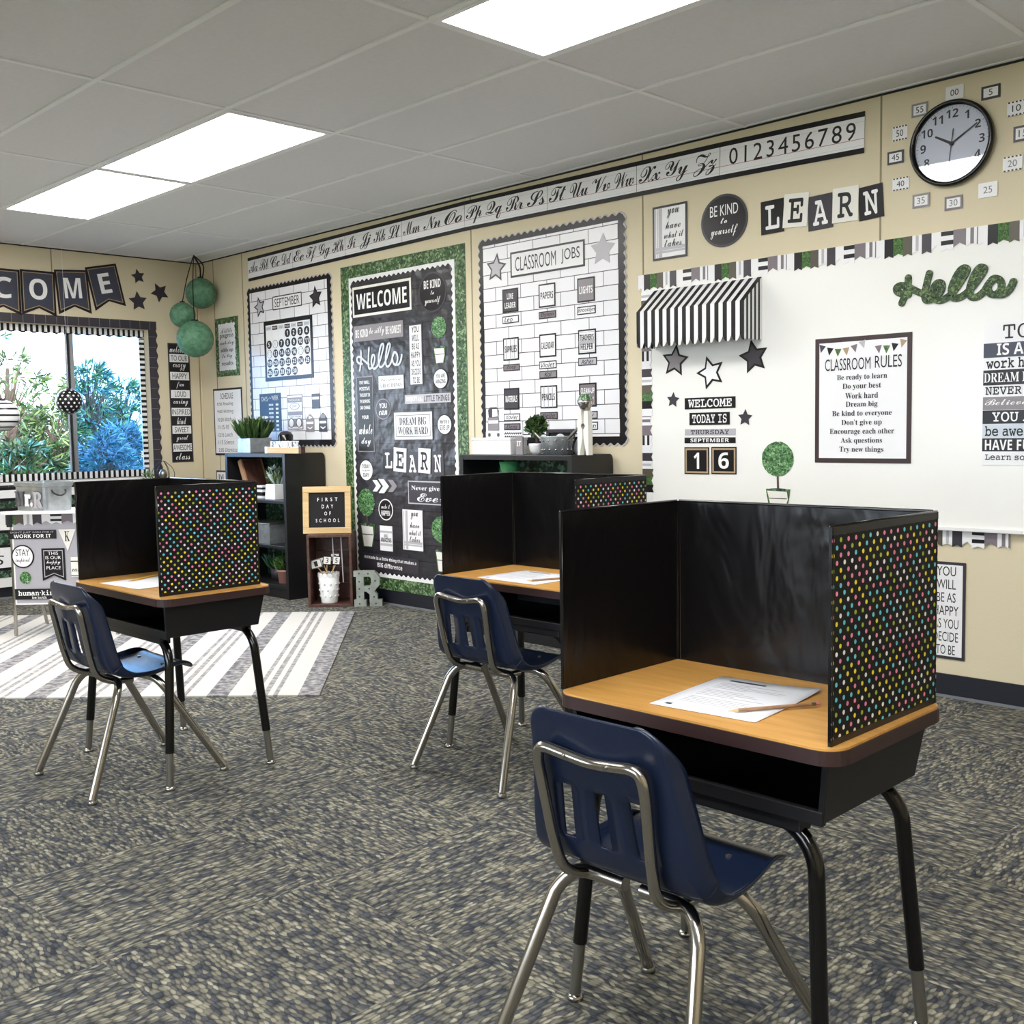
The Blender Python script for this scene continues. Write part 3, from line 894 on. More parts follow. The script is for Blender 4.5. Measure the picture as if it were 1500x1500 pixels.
green = [lantern('green paper lantern at the top of the hanging three', 294.4, 429.6, 22, .30, 'green_paper_lantern'),
         lantern('smallest green paper lantern, left in the hanging cluster', 267.7, 461.6, 18.3, .38, 'green_paper_lantern'),
         lantern('largest green paper lantern, lowest in the corner cluster', 286, 496.5, 26.3, .55, 'green_paper_lantern')]
hook = onX(284, 389, .36); hook.z = CEIL - .006
for (t, c, r), wd in zip(green, (.007, .004, .004)):
    a = t.matrix_world.inverted()
    top = c + Vector((0, 0, r * .98))
    mb = MB()
    mid = (top + hook) / 2 + Vector((.01, .02 if wd > .005 else -.015, 0))
    mb.tube([a @ p for p in catmull([top, mid, hook], 5)], wd, 8)
    if wd > .005: mb.tube([a @ p for p in catmull([top + Vector((0, .02, .01)), mid + Vector((0, .03, .02)), hook], 5)], .006, 8)
    mb.build('ribbon', 'black_gloss', t)
for args in (('black lantern with white dots hanging in front of the window mullion', 101, 588, 18.5, .42, 'black_card', None, False, 'patterned lanterns in front of the window', 'dotted_lantern'),
             ('white lantern with black stripes hanging at the left of the window', 4, 608.5, 23, .42, 'white_card', None, True, 'patterned lanterns in front of the window', 'striped_lantern')):
    t, c, r = lantern(*args)
    MB().tube([(0, 0, r), (0, 0, CEIL - .006 - c.z)], .0008, 5).build('string', 'white_ink', t)

# low black cabinet behind the left desk with a caged bulb and a small plant
cab = thing('low_cabinet', 'low black cabinet under the right end of the window', 'cabinet', Matrix.Translation((.28, -.58, 0)))
MB().box(-.2, .2, -.42, .42, .04, .76).build('body', 'black_laminate', cab, bevel=.004)
MB().box(-.22, .22, -.44, .44, .76, .785).build('top', 'black_laminate', cab, bevel=.004)
MB().box(-.17, .17, -.39, .39, 0, .04).build('plinth', 'black_steel', cab)
MB().box(.2, .212, -.4, -.005, .07, .74).build('door', 'black_laminate', cab, bevel=.003)
MB().box(.2, .212, .005, .4, .07, .74).build('door', 'black_laminate', cab, bevel=.003)
p = onX(239, 690, .3)
lp = thing('caged_bulb_lamp', 'black wire cage lamp with a clear bulb beside the window', 'lamp', Matrix.Translation((.3, p.y, .785)))
MB().lathe([(0, 0), (.06, 0), (.06, .012), (.02, .02), (.02, .05), (0, .05)]).build('base', 'black_steel', lp)
MB().lathe([(.012, .05), (.016, .08), (.034, .115), (.034, .135), (.018, .16), (0, .166)]).build('bulb', 'steel_grey', lp)
mb = MB()
for k in range(6):
    a = PI * k / 6 * 2
    mb.tube(catmull([(.03 * math.cos(a), .03 * math.sin(a), .03), (.085 * math.cos(a), .085 * math.sin(a), .10), (.075 * math.cos(a), .075 * math.sin(a), .17), (.02 * math.cos(a), .02 * math.sin(a), .225), (0, 0, .23)], 5), .0024, 6)
mb.build('cage', 'black_steel', lp)
p = onX(217, 694, .3)
pl = thing('small_plant', 'small bright green plant by the lower right window corner', 'plant', Matrix.Translation((.3, p.y, .785)))
MB().lathe([(0, 0), (.03, 0), (.04, .06), (.036, .06), (.03, .05), (0, .05)]).build('pot', 'black_laminate', pl)
MB().foliage((0, 0, .095), .035, 60, .05, .014, 2).build('leaves', ['leaf_light', 'bright_leaf_print'], pl)

# ================================================================== right wall, left part
# posters beside the corner
def torn(root, w, h, z):
    random.seed(3)
    pts = []
    for i in range(28): pts.append((-w * .36 + w * .72 * i / 28, -h * .40 + random.uniform(-1, 1) * h * .012))
    for i in range(40): pts.append((w * .36 + random.uniform(-1, 1) * w * .02, -h * .40 + h * .80 * i / 40))
    for i in range(28): pts.append((w * .36 - w * .72 * i / 28, h * .40 + random.uniform(-1, 1) * h * .012))
    for i in range(40): pts.append((-w * .36 + random.uniform(-1, 1) * w * .02, h * .40 - h * .80 * i / 40))
    MB().prism(pts, z, z + .0006).build('torn_panel', 'white_card', root)
sign('greenery_poster', 'boxwood framed poster reading A little progress each day', 'poster', quad(((316, 468), (349, 462), (351.5, 549), (318, 553))), 'boxwood_paper', None, 0,
     [('A little', 0, .28, .5, .09, 'script', 'ink'), ('progress', 0, .175, .6, .085, 'serif', 'ink'), ('each day', 0, .06, .62, .09, 'script', 'ink'), ('adds up', 0, -.06, .54, .08, 'serif', 'ink'), ('to big', 0, -.165, .44, .085, 'script', 'ink'), ('results', 0, -.28, .5, .07, 'serif', 'ink')], extra=torn)
rows = ['8:50 Reading', '9:00 Writing', '10:20 Math', '11:15 PE', '12:15 Lunch', '1:15 Science', '2:05 Dismissal']
rw = [.56, .56, .48, .4, .5, .54, .7]
sign('schedule_poster', 'white class schedule poster with thin black border', 'poster', quad(((313, 570), (355, 567), (358, 665), (316.4, 668.5))), 'white_card', 'black_card', .016,
     [('SCHEDULE', -.02, .385, .44, .085, 'sans', 'ink')] + [(t, -.36 + rw[i] / 2 * .98, .265 - i * .114, rw[i], .062, 'hand', 'ink') for i, t in enumerate(rows)])
sign('small_framed_sign', 'small white sign with black frame half hidden by the left bookcase', 'sign', quad(((317, 689.5), (341, 689), (343, 716), (319, 716))), 'white_card', 'black_card', .014, [('DI', -.2, .05, .34, .46, 'serif', 'ink')])

# alphabet and number line above the boards
def lerp_px(tab, px):
    for (x0, y0), (x1, y1) in zip(tab, tab[1:]):
        if px <= x1: return y0 + (y1 - y0) * (px - x0) / (x1 - x0)
    return y1
STRIP_LOW = [(364, 413), (680, 338), (1000, 276), (1267, 224)]
STRIP_TOP = [(364, 378), (680, 296), (1040, 211), (1267, 163)]
edges = [(364, 429), (429, 506), (506, 589), (589, 681), (681, 802), (802, 933), (933, 1055), (1055, 1267)]
lets = [['Aa', 'Bb', 'Cc', 'Dd'], ['Ee', 'Ff', 'Gg', 'Hh'], ['Ii', 'Jj', 'Kk', 'Ll'], ['Mm', 'Nn', 'Oo'], ['Pp', 'Qq', 'Rr', 'Ss'], ['Tt', 'Uu', 'Vv', 'Ww'], ['Xx', 'Yy', 'Zz'], list('0123456789')]
SH = [right_wall(px, lerp_px(STRIP_TOP, px))[1] - right_wall(px, lerp_px(STRIP_LOW, px))[1] for px in (370, 500, 680, 850, 1000)]
for (a, b), ls in zip(edges, lets):
    ends = [(right_wall(px, lerp_px(STRIP_LOW, px)), right_wall(px, lerp_px(STRIP_TOP, px))) for px in (a, b)]
    (u0, v0), (u1, v1) = [(.5 * (p[0] + q[0]), .5 * (p[1] + q[1])) for p, q in ends]
    w, h = u1 - u0, sum(SH) / len(SH)
    root = thing('alphabet_strip', 'cursive strip above the boards showing ' + (ls[0] + ' to ' + ls[-1] if ls[0] != '0' else 'the numbers 0 to 9'), 'alphabet strip', RW((u0 + u1) / 2, .5 * (v0 + v1), .003, math.atan2(v1 - v0, w)), 'cursive alphabet strips')
    MB().rect(-w / 2, w / 2, -h / 2, h / 2, 0, .0012).build('edge_band', 'black_card', root)
    MB().rect(-w / 2 + (.003 if a > 400 else 0), w / 2, -h / 2 + h * .13, h / 2 - h * .13, .0012, .0018).build('card', 'white_card', root)
    MB().rect(-w / 2, w / 2, -h * .155, -h * .15 + .0012, .0018, .0021).build('base_line', 'red_line', root)
    MB().rect(-w / 2, w / 2, h * .26, h * .263, .0018, .0020).rect(-w / 2, w / 2, -h * .31, -h * .307, .0018, .0020).build('guide_line', 'grey_ink', root)
    mb = MB()
    n = len(ls)
    for i, s in enumerate(ls):
        cx = -w / 2 + w * (i + .5) / n
        if n == 10:
            mb.text(s, -w / 2 + w * (.06 + .9 * (i + .5) / n), h * .07, None, h * .43, 'hand', 0, .0024)
        else:
            desc = s[1] in 'gjpqyz' or s in ('Ff',)
            low = -.30 if desc else -.15
            mb.text(s, cx, h * (.29 + low) / 2, w / n * (.82 if s[0] != 'I' else .6), h * (.29 - low), 'script', 0, .0024)
    mb.build('lettering', 'ink', root)

# ---------------- bulletin boards
def board(label, outer, inner, mname, nb, nr, pitch):
    u, v, w, h = quad(outer); ui, vi, wi, hi = quad(inner)
    root = thing('bulletin_board', label, 'bulletin board', RW(u, v, .002), 'white brick bulletin boards')
    brick_paper(mname, wi / nb, hi / nr)
    MB().prism(scallop(w - .016, h - .016, .014, pitch), 0, .004).build('border_edge', 'light_grey_card', root)
    MB().prism(scallop(w - .030, h - .030, .014, pitch), .004, .0055).build('border', 'black_card', root)
    MB().rect(-wi / 2, wi / 2, -hi / 2, hi / 2, .0055, .0065).build('brick_paper', mname, root, Matrix.Translation((ui - u, vi - v, 0)))
    return root
SEP_O = ((364, 425), (486.5, 397), (492.5, 652.5), (369, 656))
board('white brick calendar board with black scalloped border, by the corner', SEP_O, ((368.6, 431), (481, 407), (485.5, 643.5), (372.6, 645)), 'white_brick_paper_calendar', 5.3, 13.6, .052)
D1 = .0095
z4, o4 = .18, (230, 380)
sign('title_sign', 'white SEPTEMBER title sign on the calendar board', 'sign', sc_quad(((950, 305), (1185, 262), (1187, 375), (952, 418)), z4, o4), 'white_card', 'black_card', .008, [('SEPTEMBER', 0, 0, .86, .62, 'sans', 'ink')], d=D1)
star_cut('light grey star left of the SEPTEMBER sign', spot(382, 450, 15, 28), 'light_grey_card', 'black_card', .25, d=D1)
star_cut('dark grey star right of the SEPTEMBER sign', spot(464, 435.5, 18.5, 29.5), 'slate_card', 'black_card', .1, d=D1)
# calendar
u, v, w, h = sc_quad(((878, 515), (1275, 448), (1283, 960), (893, 998)), z4, o4)
cal = thing('wall_calendar', 'black framed pocket calendar with numbered date discs', 'calendar', RW(u, v, D1))
MB().rect(-w / 2, w / 2, -h / 2, h / 2, 0, .002).build('border', 'black_card', cal)
MB().rect(-w / 2 + .03, w / 2 - .03, -h / 2 + .03, h / 2 - .03, .002, .0028).build('panel', 'white_card', cal)
iw, ih = w - .06, h - .06
gm = MB(); lm = MB(); dm = MB(); hm = MB()
for c in range(7):
    x = -iw / 2 + iw * (c + .5) / 7
    if c: lm.rect(x - iw / 14 - .0008, x - iw / 14 + .0008, -ih / 2 + .004, ih / 2 - ih * .1, .0028, .0031)
    (dm if c in (1, 3, 5) else gm).rect(x - iw * .06, x + iw * .06, ih / 2 - ih * .1, ih / 2 - ih * .025, .0028, .0033)
    hm.text(['SUNDAY', 'MONDAY', 'TUESDAY', 'WEDNESDAY', 'THURSDAY', 'FRIDAY', 'SATURDAY'][c], x, ih / 2 - ih * .0625, iw * .1, ih * .035, 'sans', 0 if c in (1, 3, 5) else 1, .0036)
dm.build('day_name_card', 'black_card', cal); gm.build('day_name_card', 'pale_blue_card', cal); lm.build('grid_lines', 'pale_blue_card', cal); hm.build('day_names', ['white_ink', 'grey_ink'], cal)
day = 1
for r in range(5):
    for c in range(7):
        if (r == 0 and c < 3) or day > 30: continue
        x, y = -iw / 2 + iw * (c + .5) / 7, ih / 2 - ih * .105 - ih * .895 * (r + .5) / 5
        M = Matrix.Translation((x, y, 0))
        wht = day in (6, 12, 17)
        o = MB().disc(0, 0, iw * .058, ih * .08, .0028, .004, 0, 24)
        if wht: o.disc(0, 0, iw * .052, ih * .073, .004, .0042, 1, 24)
        o = o.build('date_disc', ['black_card', 'white_card' if wht else 'black_card'], cal, M)
        MB().text(str(day), 0, 0, None if day > 9 else None, ih * .085, 'bold', 0, .0046).build('numeral', 'pale_blue_card' if wht else 'white_ink', o)
        day += 1
z6, o6 = .09333, (360, 560)
def days(root, w, h, z):
    mb = MB()
    for i, t in enumerate(['SUN', 'MON', 'TUES', 'WED', 'THURS', 'FRI', 'SAT']):
        y = h * (.20 - i * .108)
        mb.rect(-w * .06, w * .14, y - h * .024, y + h * .024, z, z + .0006); mb.rect(w * .26, w * .38, y - h * .026, y + h * .026, z, z + .0006)
        if i > 2 and i < 6: mb.disc(-w * .26, y, w * .16, h * .038, z, z + .0006, 0, 16)
    mb.build('white_labels', 'white_card', root)
sign('days_chart', 'dark days of the week chart below the calendar', 'chart', sc_quad(((235, 185), (572, 165), (578, 765), (250, 780)), z6, o6), 'black_card', None, 0,
     [('DAYS', -.25, .36, .28, .12, 'sans', 'white_ink'), ('of the', 0, .37, .12, .07, 'script', 'white_ink'), ('WEEK', .24, .375, .32, .12, 'sans', 'white_ink')] +
     [(t, .04, .20 - i * .108, .14, .03, 'sans', 'ink') for i, t in enumerate(['SUN', 'MON', 'TUES', 'WED', 'THURS', 'FRI', 'SAT'])], d=D1, extra=days)
def oct_panels(root, w, h, z):
    mb = MB().rect(-w * .46, w * .46, h * .28, h * .42, z, z + .0004).rect(-w * .46, w * .46, -h * .09, h * .02, z, z + .0004).rect(-w * .46, w * .46, -h * .42, -h * .19, z, z + .0004)
    mb.build('grey_bands', 'grey_card', root)
    mb = MB().disc(0, h * .17, w * .33, h * .105, z, z + .0006, 1, 8).disc(0, h * .17, w * .3, h * .092, z + .0006, z + .0009, 0, 8)
    for s in (-1, 1): mb.disc(s * w * .25, -h * .31, w * .19, h * .14, z, z + .0006, 1, 20).disc(s * w * .25, -h * .31, w * .15, h * .115, z + .0006, z + .0009, 0, 20)
    mb.build('white_ovals', ['white_card', 'slate_card'], root)
sign('number_chart', 'white and grey number of the day chart with two ovals', 'chart', sc_quad(((668, 205), (908, 185), (915, 735), (678, 745)), z6, o6), 'white_card', 'slate_card', .006,
     [('TEMPERATURE', 0, .345, .8, .05, 'sans', 'white_ink'), ('SUNNY', 0, .17, .3, .06, 'sans', 'ink'), ('TODAY WE ARE', 0, -.13, .8, .045, 'sans', 'ink')], d=D1, extra=oct_panels)
def tagcard(label, geo, top, col, chev):
    u, v, w, h = geo
    t = thing('pocket_card', label, 'pocket card', RW(u, v, D1), 'grey pocket cards on the calendar board')
    MB().prism([(-w / 2, h * .22), (w / 2, h * .22), (w / 2, -h / 2), (-w / 2, -h / 2)], .0018, .003).build('pocket', col, t)
    mb = MB()
    if top == 'two': mb.disc(-w * .22, h * .33, w * .26, h * .17, 0, .0015, 0, 20).disc(w * .22, h * .33, w * .26, h * .17, .0001, .0016, 0, 20)
    else: mb.prism([(-w * .45, 0), (w * .45, 0), (w * .45, h * .25), (w * .2, h * .42), (0, h * .5), (-w * .2, h * .42), (-w * .45, h * .25)], 0, .0015, 0)
    mb.build('insert', 'white_card' if top == 'two' else col, t)
    if top != 'two': MB().disc(0, h * .3, w * .3, h * .13, .0015, .002, 0, 3 if top == 'tri' else 18).build('insert_panel', 'white_card' if top == 'tri' else 'grey_card', t)
    MB().rect(-w * .42, w * .42, -h * .06, h * .07, .003, .0036).build('name_label', 'white_card', t)
    if chev: MB().prism([(-w * .3, -h * .2), (0, -h * .28), (w * .3, -h * .2), (w * .3, -h * .26), (0, -h * .36), (-w * .3, -h * .26)], .003, .0036).build('chevron', 'white_card', t)
tagcard('dark pocket card holding two white discs, upper right of the calendar board', spot(464.4, 583.3, 11.7, 30.7), 'two', 'slate_card', False)
tagcard('lighter grey pocket card with a white triangle, lower on the calendar board', spot(456, 619.5, 12, 26.5), 'tri', 'grey_card', True)
tagcard('dark pocket card with a white chevron, lower right of the calendar board', spot(475, 618.5, 12, 28), 'disc', 'slate_card', True)

# ---------------- welcome board
WO = ((499.5, 393), (683, 355), (690, 884), (512, 853))
u, v, w, h = quad(WO)
wel = thing('welcome_board', 'tall boxwood backed board with black shiplap paper and white scalloped trim', 'bulletin board', RW(u, v, .002))
MB().rect(-w / 2, w / 2, -h / 2, h / 2, 0, .002).build('boxwood_panel', 'boxwood_paper', wel)
ui, vi, wi, hi = quad(((511, 407.5), (666.7, 380.5), (676, 865), (524, 836.6)))
MB().rect(-wi / 2, wi / 2, -hi / 2, hi / 2, .002, .004).build('white_trim', 'white_card', wel, Matrix.Translation((ui - u, vi - v, 0)))
MB().prism(scallop(wi - .07, hi - .07, .014, .052), .004, .0052).build('shiplap_paper', 'black_shiplap_paper', wel, Matrix.Translation((ui - u, vi - v, 0)))
D2 = .0085
sign('welcome_sign', 'black WELCOME sign with light frame at the top of the welcome board', 'sign', quad(((517.7, 422.5), (603.7, 406), (604, 453), (518.7, 466.6))), 'black_card', 'cream_card', .018, [('WELCOME', 0, 0, .86, .52, 'bold', 'white_ink')], d=D2)
sign('round_sign', 'round black BE KIND to yourself sign on the welcome board', 'sign', spot(635, 428, 41, 60), 'black_card', 'slate_card', .012, [('BE KIND', 0, .2, .6, .2, 'bold', 'white_ink'), ('to', 0, -.01, .12, .1, 'script', 'white_ink'), ('yourself', 0, -.22, .56, .2, 'script', 'white_ink')], d=D2, shape='round')
sign('word_strip', 'grey BE KIND be silly BE HONEST strip below the WELCOME sign', 'sign', quad(((519.4, 478.5), (592, 469), (592, 492.5), (520, 502))), 'grey_card', None, 0, [('BE KIND', -.33, 0, .26, .5, 'bold', 'white_ink'), ('be silly', -.02, 0, .3, .6, 'script', 'white_ink'), ('BE HONEST', .31, 0, .3, .5, 'bold', 'white_ink')], d=D2)
def hello_path(sc):
    # one running hand: H, e, l, l, o
    P = [(.04, .40), (.0, .52), (.06, .64), (.2, .66), (.34, .56), (.5, .42), (.64, .36)]
    return P
HELLO_PX = [
    [(646, 384), (612, 382), (578, 368), (572, 344), (604, 328), (650, 342), (700, 366), (752, 388)],
    [(644, 282), (640, 330), (626, 382), (604, 436)],
    [(772, 256), (757, 318), (744, 378), (752, 418), (786, 414), (824, 388), (848, 350), (846, 316), (818, 316), (796, 352), (796, 396), (826, 420), (870, 408), (918, 368), (966, 300), (1000, 240), (988, 222), (958, 240), (926, 296), (906, 356), (918, 402), (960, 400), (1012, 362), (1064, 300), (1104, 240), (1100, 220), (1072, 226), (1038, 284), (1018, 350), (1026, 396), (1062, 398), (1104, 366), (1132, 322), (1166, 286), (1204, 300), (1210, 346), (1176, 384), (1138, 372), (1130, 330), (1164, 290)],
    [(1180, 384), (1224, 382), (1262, 350), (1284, 306)]]
_hp = [[right_wall(1180 + x * .24, 340 + y * .24) for x, y in l] for l in HELLO_PX]
HELLO_UV = [[((u - right_wall(1402.5, 421)[0]), v - right_wall(1402.5, 421)[1]) for u, v in l] for l in _hp]
HELLO_W = max(p[0] for l in HELLO_UV for p in l) - min(p[0] for l in HELLO_UV for p in l)
HELLO_H = max(p[1] for l in HELLO_UV for p in l) - min(p[1] for l in HELLO_UV for p in l)
def hello(label, geo, m, thick, depth, d, rot):
    u, v, w, h = geo
    root = thing('hello_sign', label, 'word sign', RW(u, v, d, rot), 'Hello word signs')
    mb = MB()
    sx, sy = (w / HELLO_W, h / HELLO_H) if w else (1, 1)
    for kk, line in enumerate(HELLO_UV):
        c = catmull([(x * sx, y * sy, 0) for x, y in line], 6)
        zz = kk * .0003
        L, R = [], []
        for i in range(len(c)):
            dd = (c[min(len(c) - 1, i + 1)] - c[max(0, i - 1)]).normalized()
            nrm = Vector((-dd.y, dd.x, 0)) * thick / 2
            L.append(c[i] + nrm); R.append(c[i] - nrm)
        for i in range(len(c) - 1):
            e = (i % 7) * .00006 + zz
            mb.prism([tuple(L[i].xy), tuple(R[i].xy), tuple(R[i + 1].xy), tuple(L[i + 1].xy)], 0, depth + e)
        for q in (c[0], c[-1]): mb.disc(q.x, q.y, thick / 2, thick / 2, 0, depth + zz + .00055, 0, 16)
    mb.build('lettering', m, root)
hello('small pale Hello word cut out on the welcome board', spot(558, 525, 66, 34), 'pale_blue_card', .016, .002, D2, .06)
LWD = [('YOU', .38), ('WILL', .27), ('BE AS', .145), ('HAPPY', .02), ('AS YOU', -.105), ('DECIDE', -.23), ('TO BE', -.37)]
def happy(label, geo, d, bw=.012, style='bold', k=1.0):
    sign('happy_poster', label, 'poster', geo, 'white_card', 'slate_card', bw, [(t, 0, .405 - i * .135, (.66 if t in ('HAPPY', 'AS YOU', 'DECIDE') else .5) * k, .098, style, 'ink') for i, (t, y) in enumerate(LWD)], d=d, group='You will be as happy posters')
happy('narrow white YOU WILL BE AS HAPPY poster on the welcome board', quad(((599, 474.7), (620, 473), (622, 565), (602, 566))), D2)
def topiary_cut(label, ball, pot, d, group='topiary cut outs'):
    u, v, w, h = ball; pu, pv, pw, ph = pot
    root = thing('topiary_cutout', label, 'topiary cutout', RW(u, v, d), group)
    random.seed(int(u * 100))
    n = 64
    MB().prism([(w / 2 * (1 + random.uniform(-.025, .025)) * math.cos(2 * PI * i / n), h / 2 * (1 + random.uniform(-.025, .025)) * math.sin(2 * PI * i / n)) for i in range(n)], 0, .0016).build('ball', 'topiary_green', root)
    y0, y1 = pv - v + ph / 2, pv - v - ph / 2
    x = pu - u
    MB().prism([(-w * .03, -h * .45), (w * .03, -h * .45), (x + w * .035, y0 - ph * .12), (x - w * .035, y0 - ph * .12)], -.0004, .001).build('stem', 'bark', root)
    MB().prism([(x - pw / 2, y0), (x + pw / 2, y0), (x + pw * .47, y0 - ph * .3), (x + pw * .35, y1), (x - pw * .35, y1), (x - pw * .47, y0 - ph * .3)], 0, .0012).build('pot', 'bright_leaf_print', root)
    MB().prism([(x - pw * .45, y0 - ph * .09), (x + pw * .36, y0 - ph * .12), (x + pw * .4, y0 - ph * .5), (x + pw * .26, y1 + ph * .03), (x - pw * .28, y1 + ph * .03), (x - pw * .4, y0 - ph * .3)], .0012, .0018).build('pot_band', 'cream_card', root)
    MB().disc(x, y0 - ph * .03, pw * .42, ph * .07, .0018, .0024, 0, 24).build('soil', 'boxwood_dark', root)
    MB().rect(x - pw * .36, x + pw * .36, y0 - ph * .48, y0 - ph * .44, .0018, .0024).build('pot_line', 'slate_card', root)
topiary_cut('small topiary cut out at the upper right of the welcome board', spot(644.4, 479.5, 22, 31.5), spot(645.6, 520, 18, 24.5), D2)
def round_small(label, cx, cy, w, h, base, edge, lines, bw=.008):
    sign('round_sign', label, 'sign', spot(cx, cy, w, h), base, edge, bw, lines, d=D2, shape='round', group='small round signs on the welcome board')
round_small('white round YOU ARE AMAZING sign under the small topiary', 647, 554.8, 22, 31, 'white_card', 'black_card', [('YOU ARE', 0, .14, .62, .18, 'bold', 'ink'), ('AMAZING', 0, -.12, .66, .2, 'bold', 'ink')])
sign('word_poster', 'tall dark ONE SMALL POSITIVE THOUGHT poster on the welcome board', 'poster', quad(((523.3, 552), (547.4, 550.6), (550.5, 661), (526.7, 663))), 'black_card', 'grey_card', .007,
     [(t, 0, .42 - i * .083, .62, .046, 'bold', 'white_ink') for i, t in enumerate(['ONE SMALL', 'POSITIVE', 'THOUGHT IN', 'THE MORNING', 'CAN CHANGE', 'YOUR'])][:5] + [('YOUR', 0, -.04, .4, .05, 'bold', 'white_ink'), ('whole', 0, -.2, .8, .13, 'script', 'white_ink'), ('day', 0, -.37, .56, .12, 'script', 'white_ink')], d=D2)
sign('word_strip', 'white GREAT THINGS sign below the pale Hello', 'sign', quad(((555.8, 550.6), (593.3, 548), (593.6, 569.5), (556, 572))), 'white_card', 'slate_card', .004, [('I\'m capable of', 0, .18, .8, .26, 'script', 'ink'), ('GREAT THINGS', 0, -.2, .82, .26, 'serif', 'ink')], d=D2)
round_small('teal tinted round YOU can sign', 562.8, 599.2, 22, 31, 'slate_card', 'grey_card', [('YOU', 0, .16, .5, .24, 'bold', 'white_ink'), ('can', 0, -.18, .56, .22, 'script', 'white_ink')])
sign('word_strip', 'light grey ENJOY THE LITTLE THINGS strip on the welcome board', 'sign', quad(((594.3, 579), (662, 575), (662, 589), (595, 592))), 'light_grey_card', None, 0, [('ENJOY', -.34, 0, .24, .66, 'bold', 'white_ink'), ('the', -.15, 0, .1, .5, 'script', 'white_ink'), ('LITTLE THINGS', .2, 0, .54, .66, 'bold', 'slate_card')], d=D2)
def inner_line(root, w, h, z):
    MB().frame(-w / 2 + .026, w / 2 - .026, -h / 2 + .026, h / 2 - .026, .004, z, z + .0004).build('inner_line', 'slate_card', root)
sign('dream_sign', 'white DREAM BIG WORK HARD sign in the middle of the welcome board', 'sign', quad(((578, 603.4), (635.6, 600.6), (636, 644.7), (578.5, 645.7))), 'white_card', 'slate_card', .008, [('DREAM BIG', 0, .16, .68, .26, 'serif', 'ink'), ('WORK HARD', 0, -.17, .76, .26, 'serif', 'ink')], d=D2, extra=inner_line)
round_small('white oval never GIVE UP sign right of DREAM BIG', 652.8, 622, 22, 31, 'white_card', 'black_card', [('never', 0, .14, .6, .2, 'script', 'ink'), ('GIVE UP', 0, -.14, .66, .24, 'bold', 'ink')])
def letters(group, items, d, where):
    for i, (ch, c, base, ink, rot) in enumerate(items):
        sign('letter_card', '%s card with the letter %s of the LEARN row %s' % ('black' if ink == 'white_ink' else 'white', ch, where), 'letter card', quad(c), base, None, 0, [(ch, 0, -.01, .60, .72, 'mono', ink, .012)], d=d + .002 * (i % 2), rot=rot, group=group)
letters('LEARN letters on the welcome board', (
    ('L', ((562, 659), (579, 657), (579.6, 689), (563, 691)), 'black_card', 'white_ink', 0), ('E', ((578.8, 655.2), (597.8, 657), (596.3, 692), (578.3, 690)), 'white_card', 'ink', -.06),
    ('A', ((597, 662), (614, 661), (616, 696.5), (597, 696.5)), 'slate_card', 'white_ink', 0), ('R', ((614.4, 656), (633, 657.4), (631.8, 694), (614.8, 692)), 'white_card', 'ink', -.05), ('N', ((633.8, 661.5), (650.8, 660), (652.4, 696), (634, 697)), 'slate_card', 'white_ink', .02)), D2, 'on the welcome board')
round_small('white round TODAY is your DAY sign at the left of the welcome board', 537.9, 688.8, 18.4, 28.8, 'white_card', None, [('TODAY', 0, .2, .6, .2, 'bold', 'ink'), ('is your', 0, -.02, .6, .12, 'script', 'ink'), ('DAY', 0, -.24, .44, .2, 'bold', 'ink')])
for lb, c, m in (('left white', (547.3, 559.3, 703.2, 720), 'white_card'), ('middle white', (556, 571.2, 701.8, 722.3), 'white_card'), ('grey right hand', (569.8, 583.1, 702.8, 721), 'grey_card')):
    u, v, w, h = spot((c[0] + c[1]) / 2, (c[2] + c[3]) / 2, c[1] - c[0], c[3] - c[2])
    t = thing('chevron_cutout', lb + ' chevron of the arrow row on the welcome board', 'chevron', RW(u, v, D2), 'chevrons on the welcome board')
    MB().prism([(-w / 2, h / 2), (w * .02, h / 2), (w / 2, 0), (w * .02, -h / 2), (-w / 2, -h / 2), (-w * .06, 0)], 0, .0015).build('card', m, t)
sign('never_sign', 'grey Never give up Ever sign beside the middle privacy screen', 'sign', quad(((599, 703), (664, 707), (665, 741), (600, 738))), 'slate_card', 'light_grey_card', .008, [('Never give up', 0, .17, .84, .24, 'serif', 'white_ink'), ('Ever', .02, -.2, .62, .36, 'script', 'white_ink')], d=D2)
topiary_cut('topiary cut out with green ball at the lower left of the welcome board', spot(538, 735.7, 23.8, 40), spot(540.5, 784, 20.5, 34), D2)
round_small('black oval make it HAPPEN sign with a white outline', 566.6, 746.5, 21, 31.4, 'black_card', 'white_card', [('make it', 0, .15, .6, .2, 'script', 'white_ink'), ('HAPPEN', 0, -.16, .6, .24, 'bold', 'white_ink')])
def bands(root, w, h, z):
    MB().rect(-w * .48, w * .48, h * .22, h * .3, z, z + .0004).rect(-w * .48, w * .48, -h * .3, -h * .2, z, z + .0004).build('grey_bands', 'light_grey_card', root)
sign('small_card', 'white BE AMAZING card at the foot of the welcome board', 'sign', quad(((558, 769.4), (576, 771), (577, 808), (558.6, 805.8))), 'white_card', None, 0, [('BE', 0, .1, .3, .12, 'bold', 'grey_ink'), ('AMAZING', 0, -.06, .84, .17, 'bold', 'ink')], d=D2, extra=bands)
def plaid(root, w, h, z):
    mb = MB().rect(-w * .44, -w * .40, -h * .46, h * .46, z, z + .0004).rect(-w * .36, -w * .34, -h * .46, h * .46, z, z + .0004).rect(-w * .32, -w * .22, -h * .46, h * .46, z, z + .0004)
    mb.rect(-w * .44, w * .44, -h * .38, -h * .34, z + .0004, z + .0007).rect(-w * .44, w * .44, -h * .33, -h * .27, z + .0004, z + .0007)
    mb.build('plaid_bands', 'light_grey_card', root)
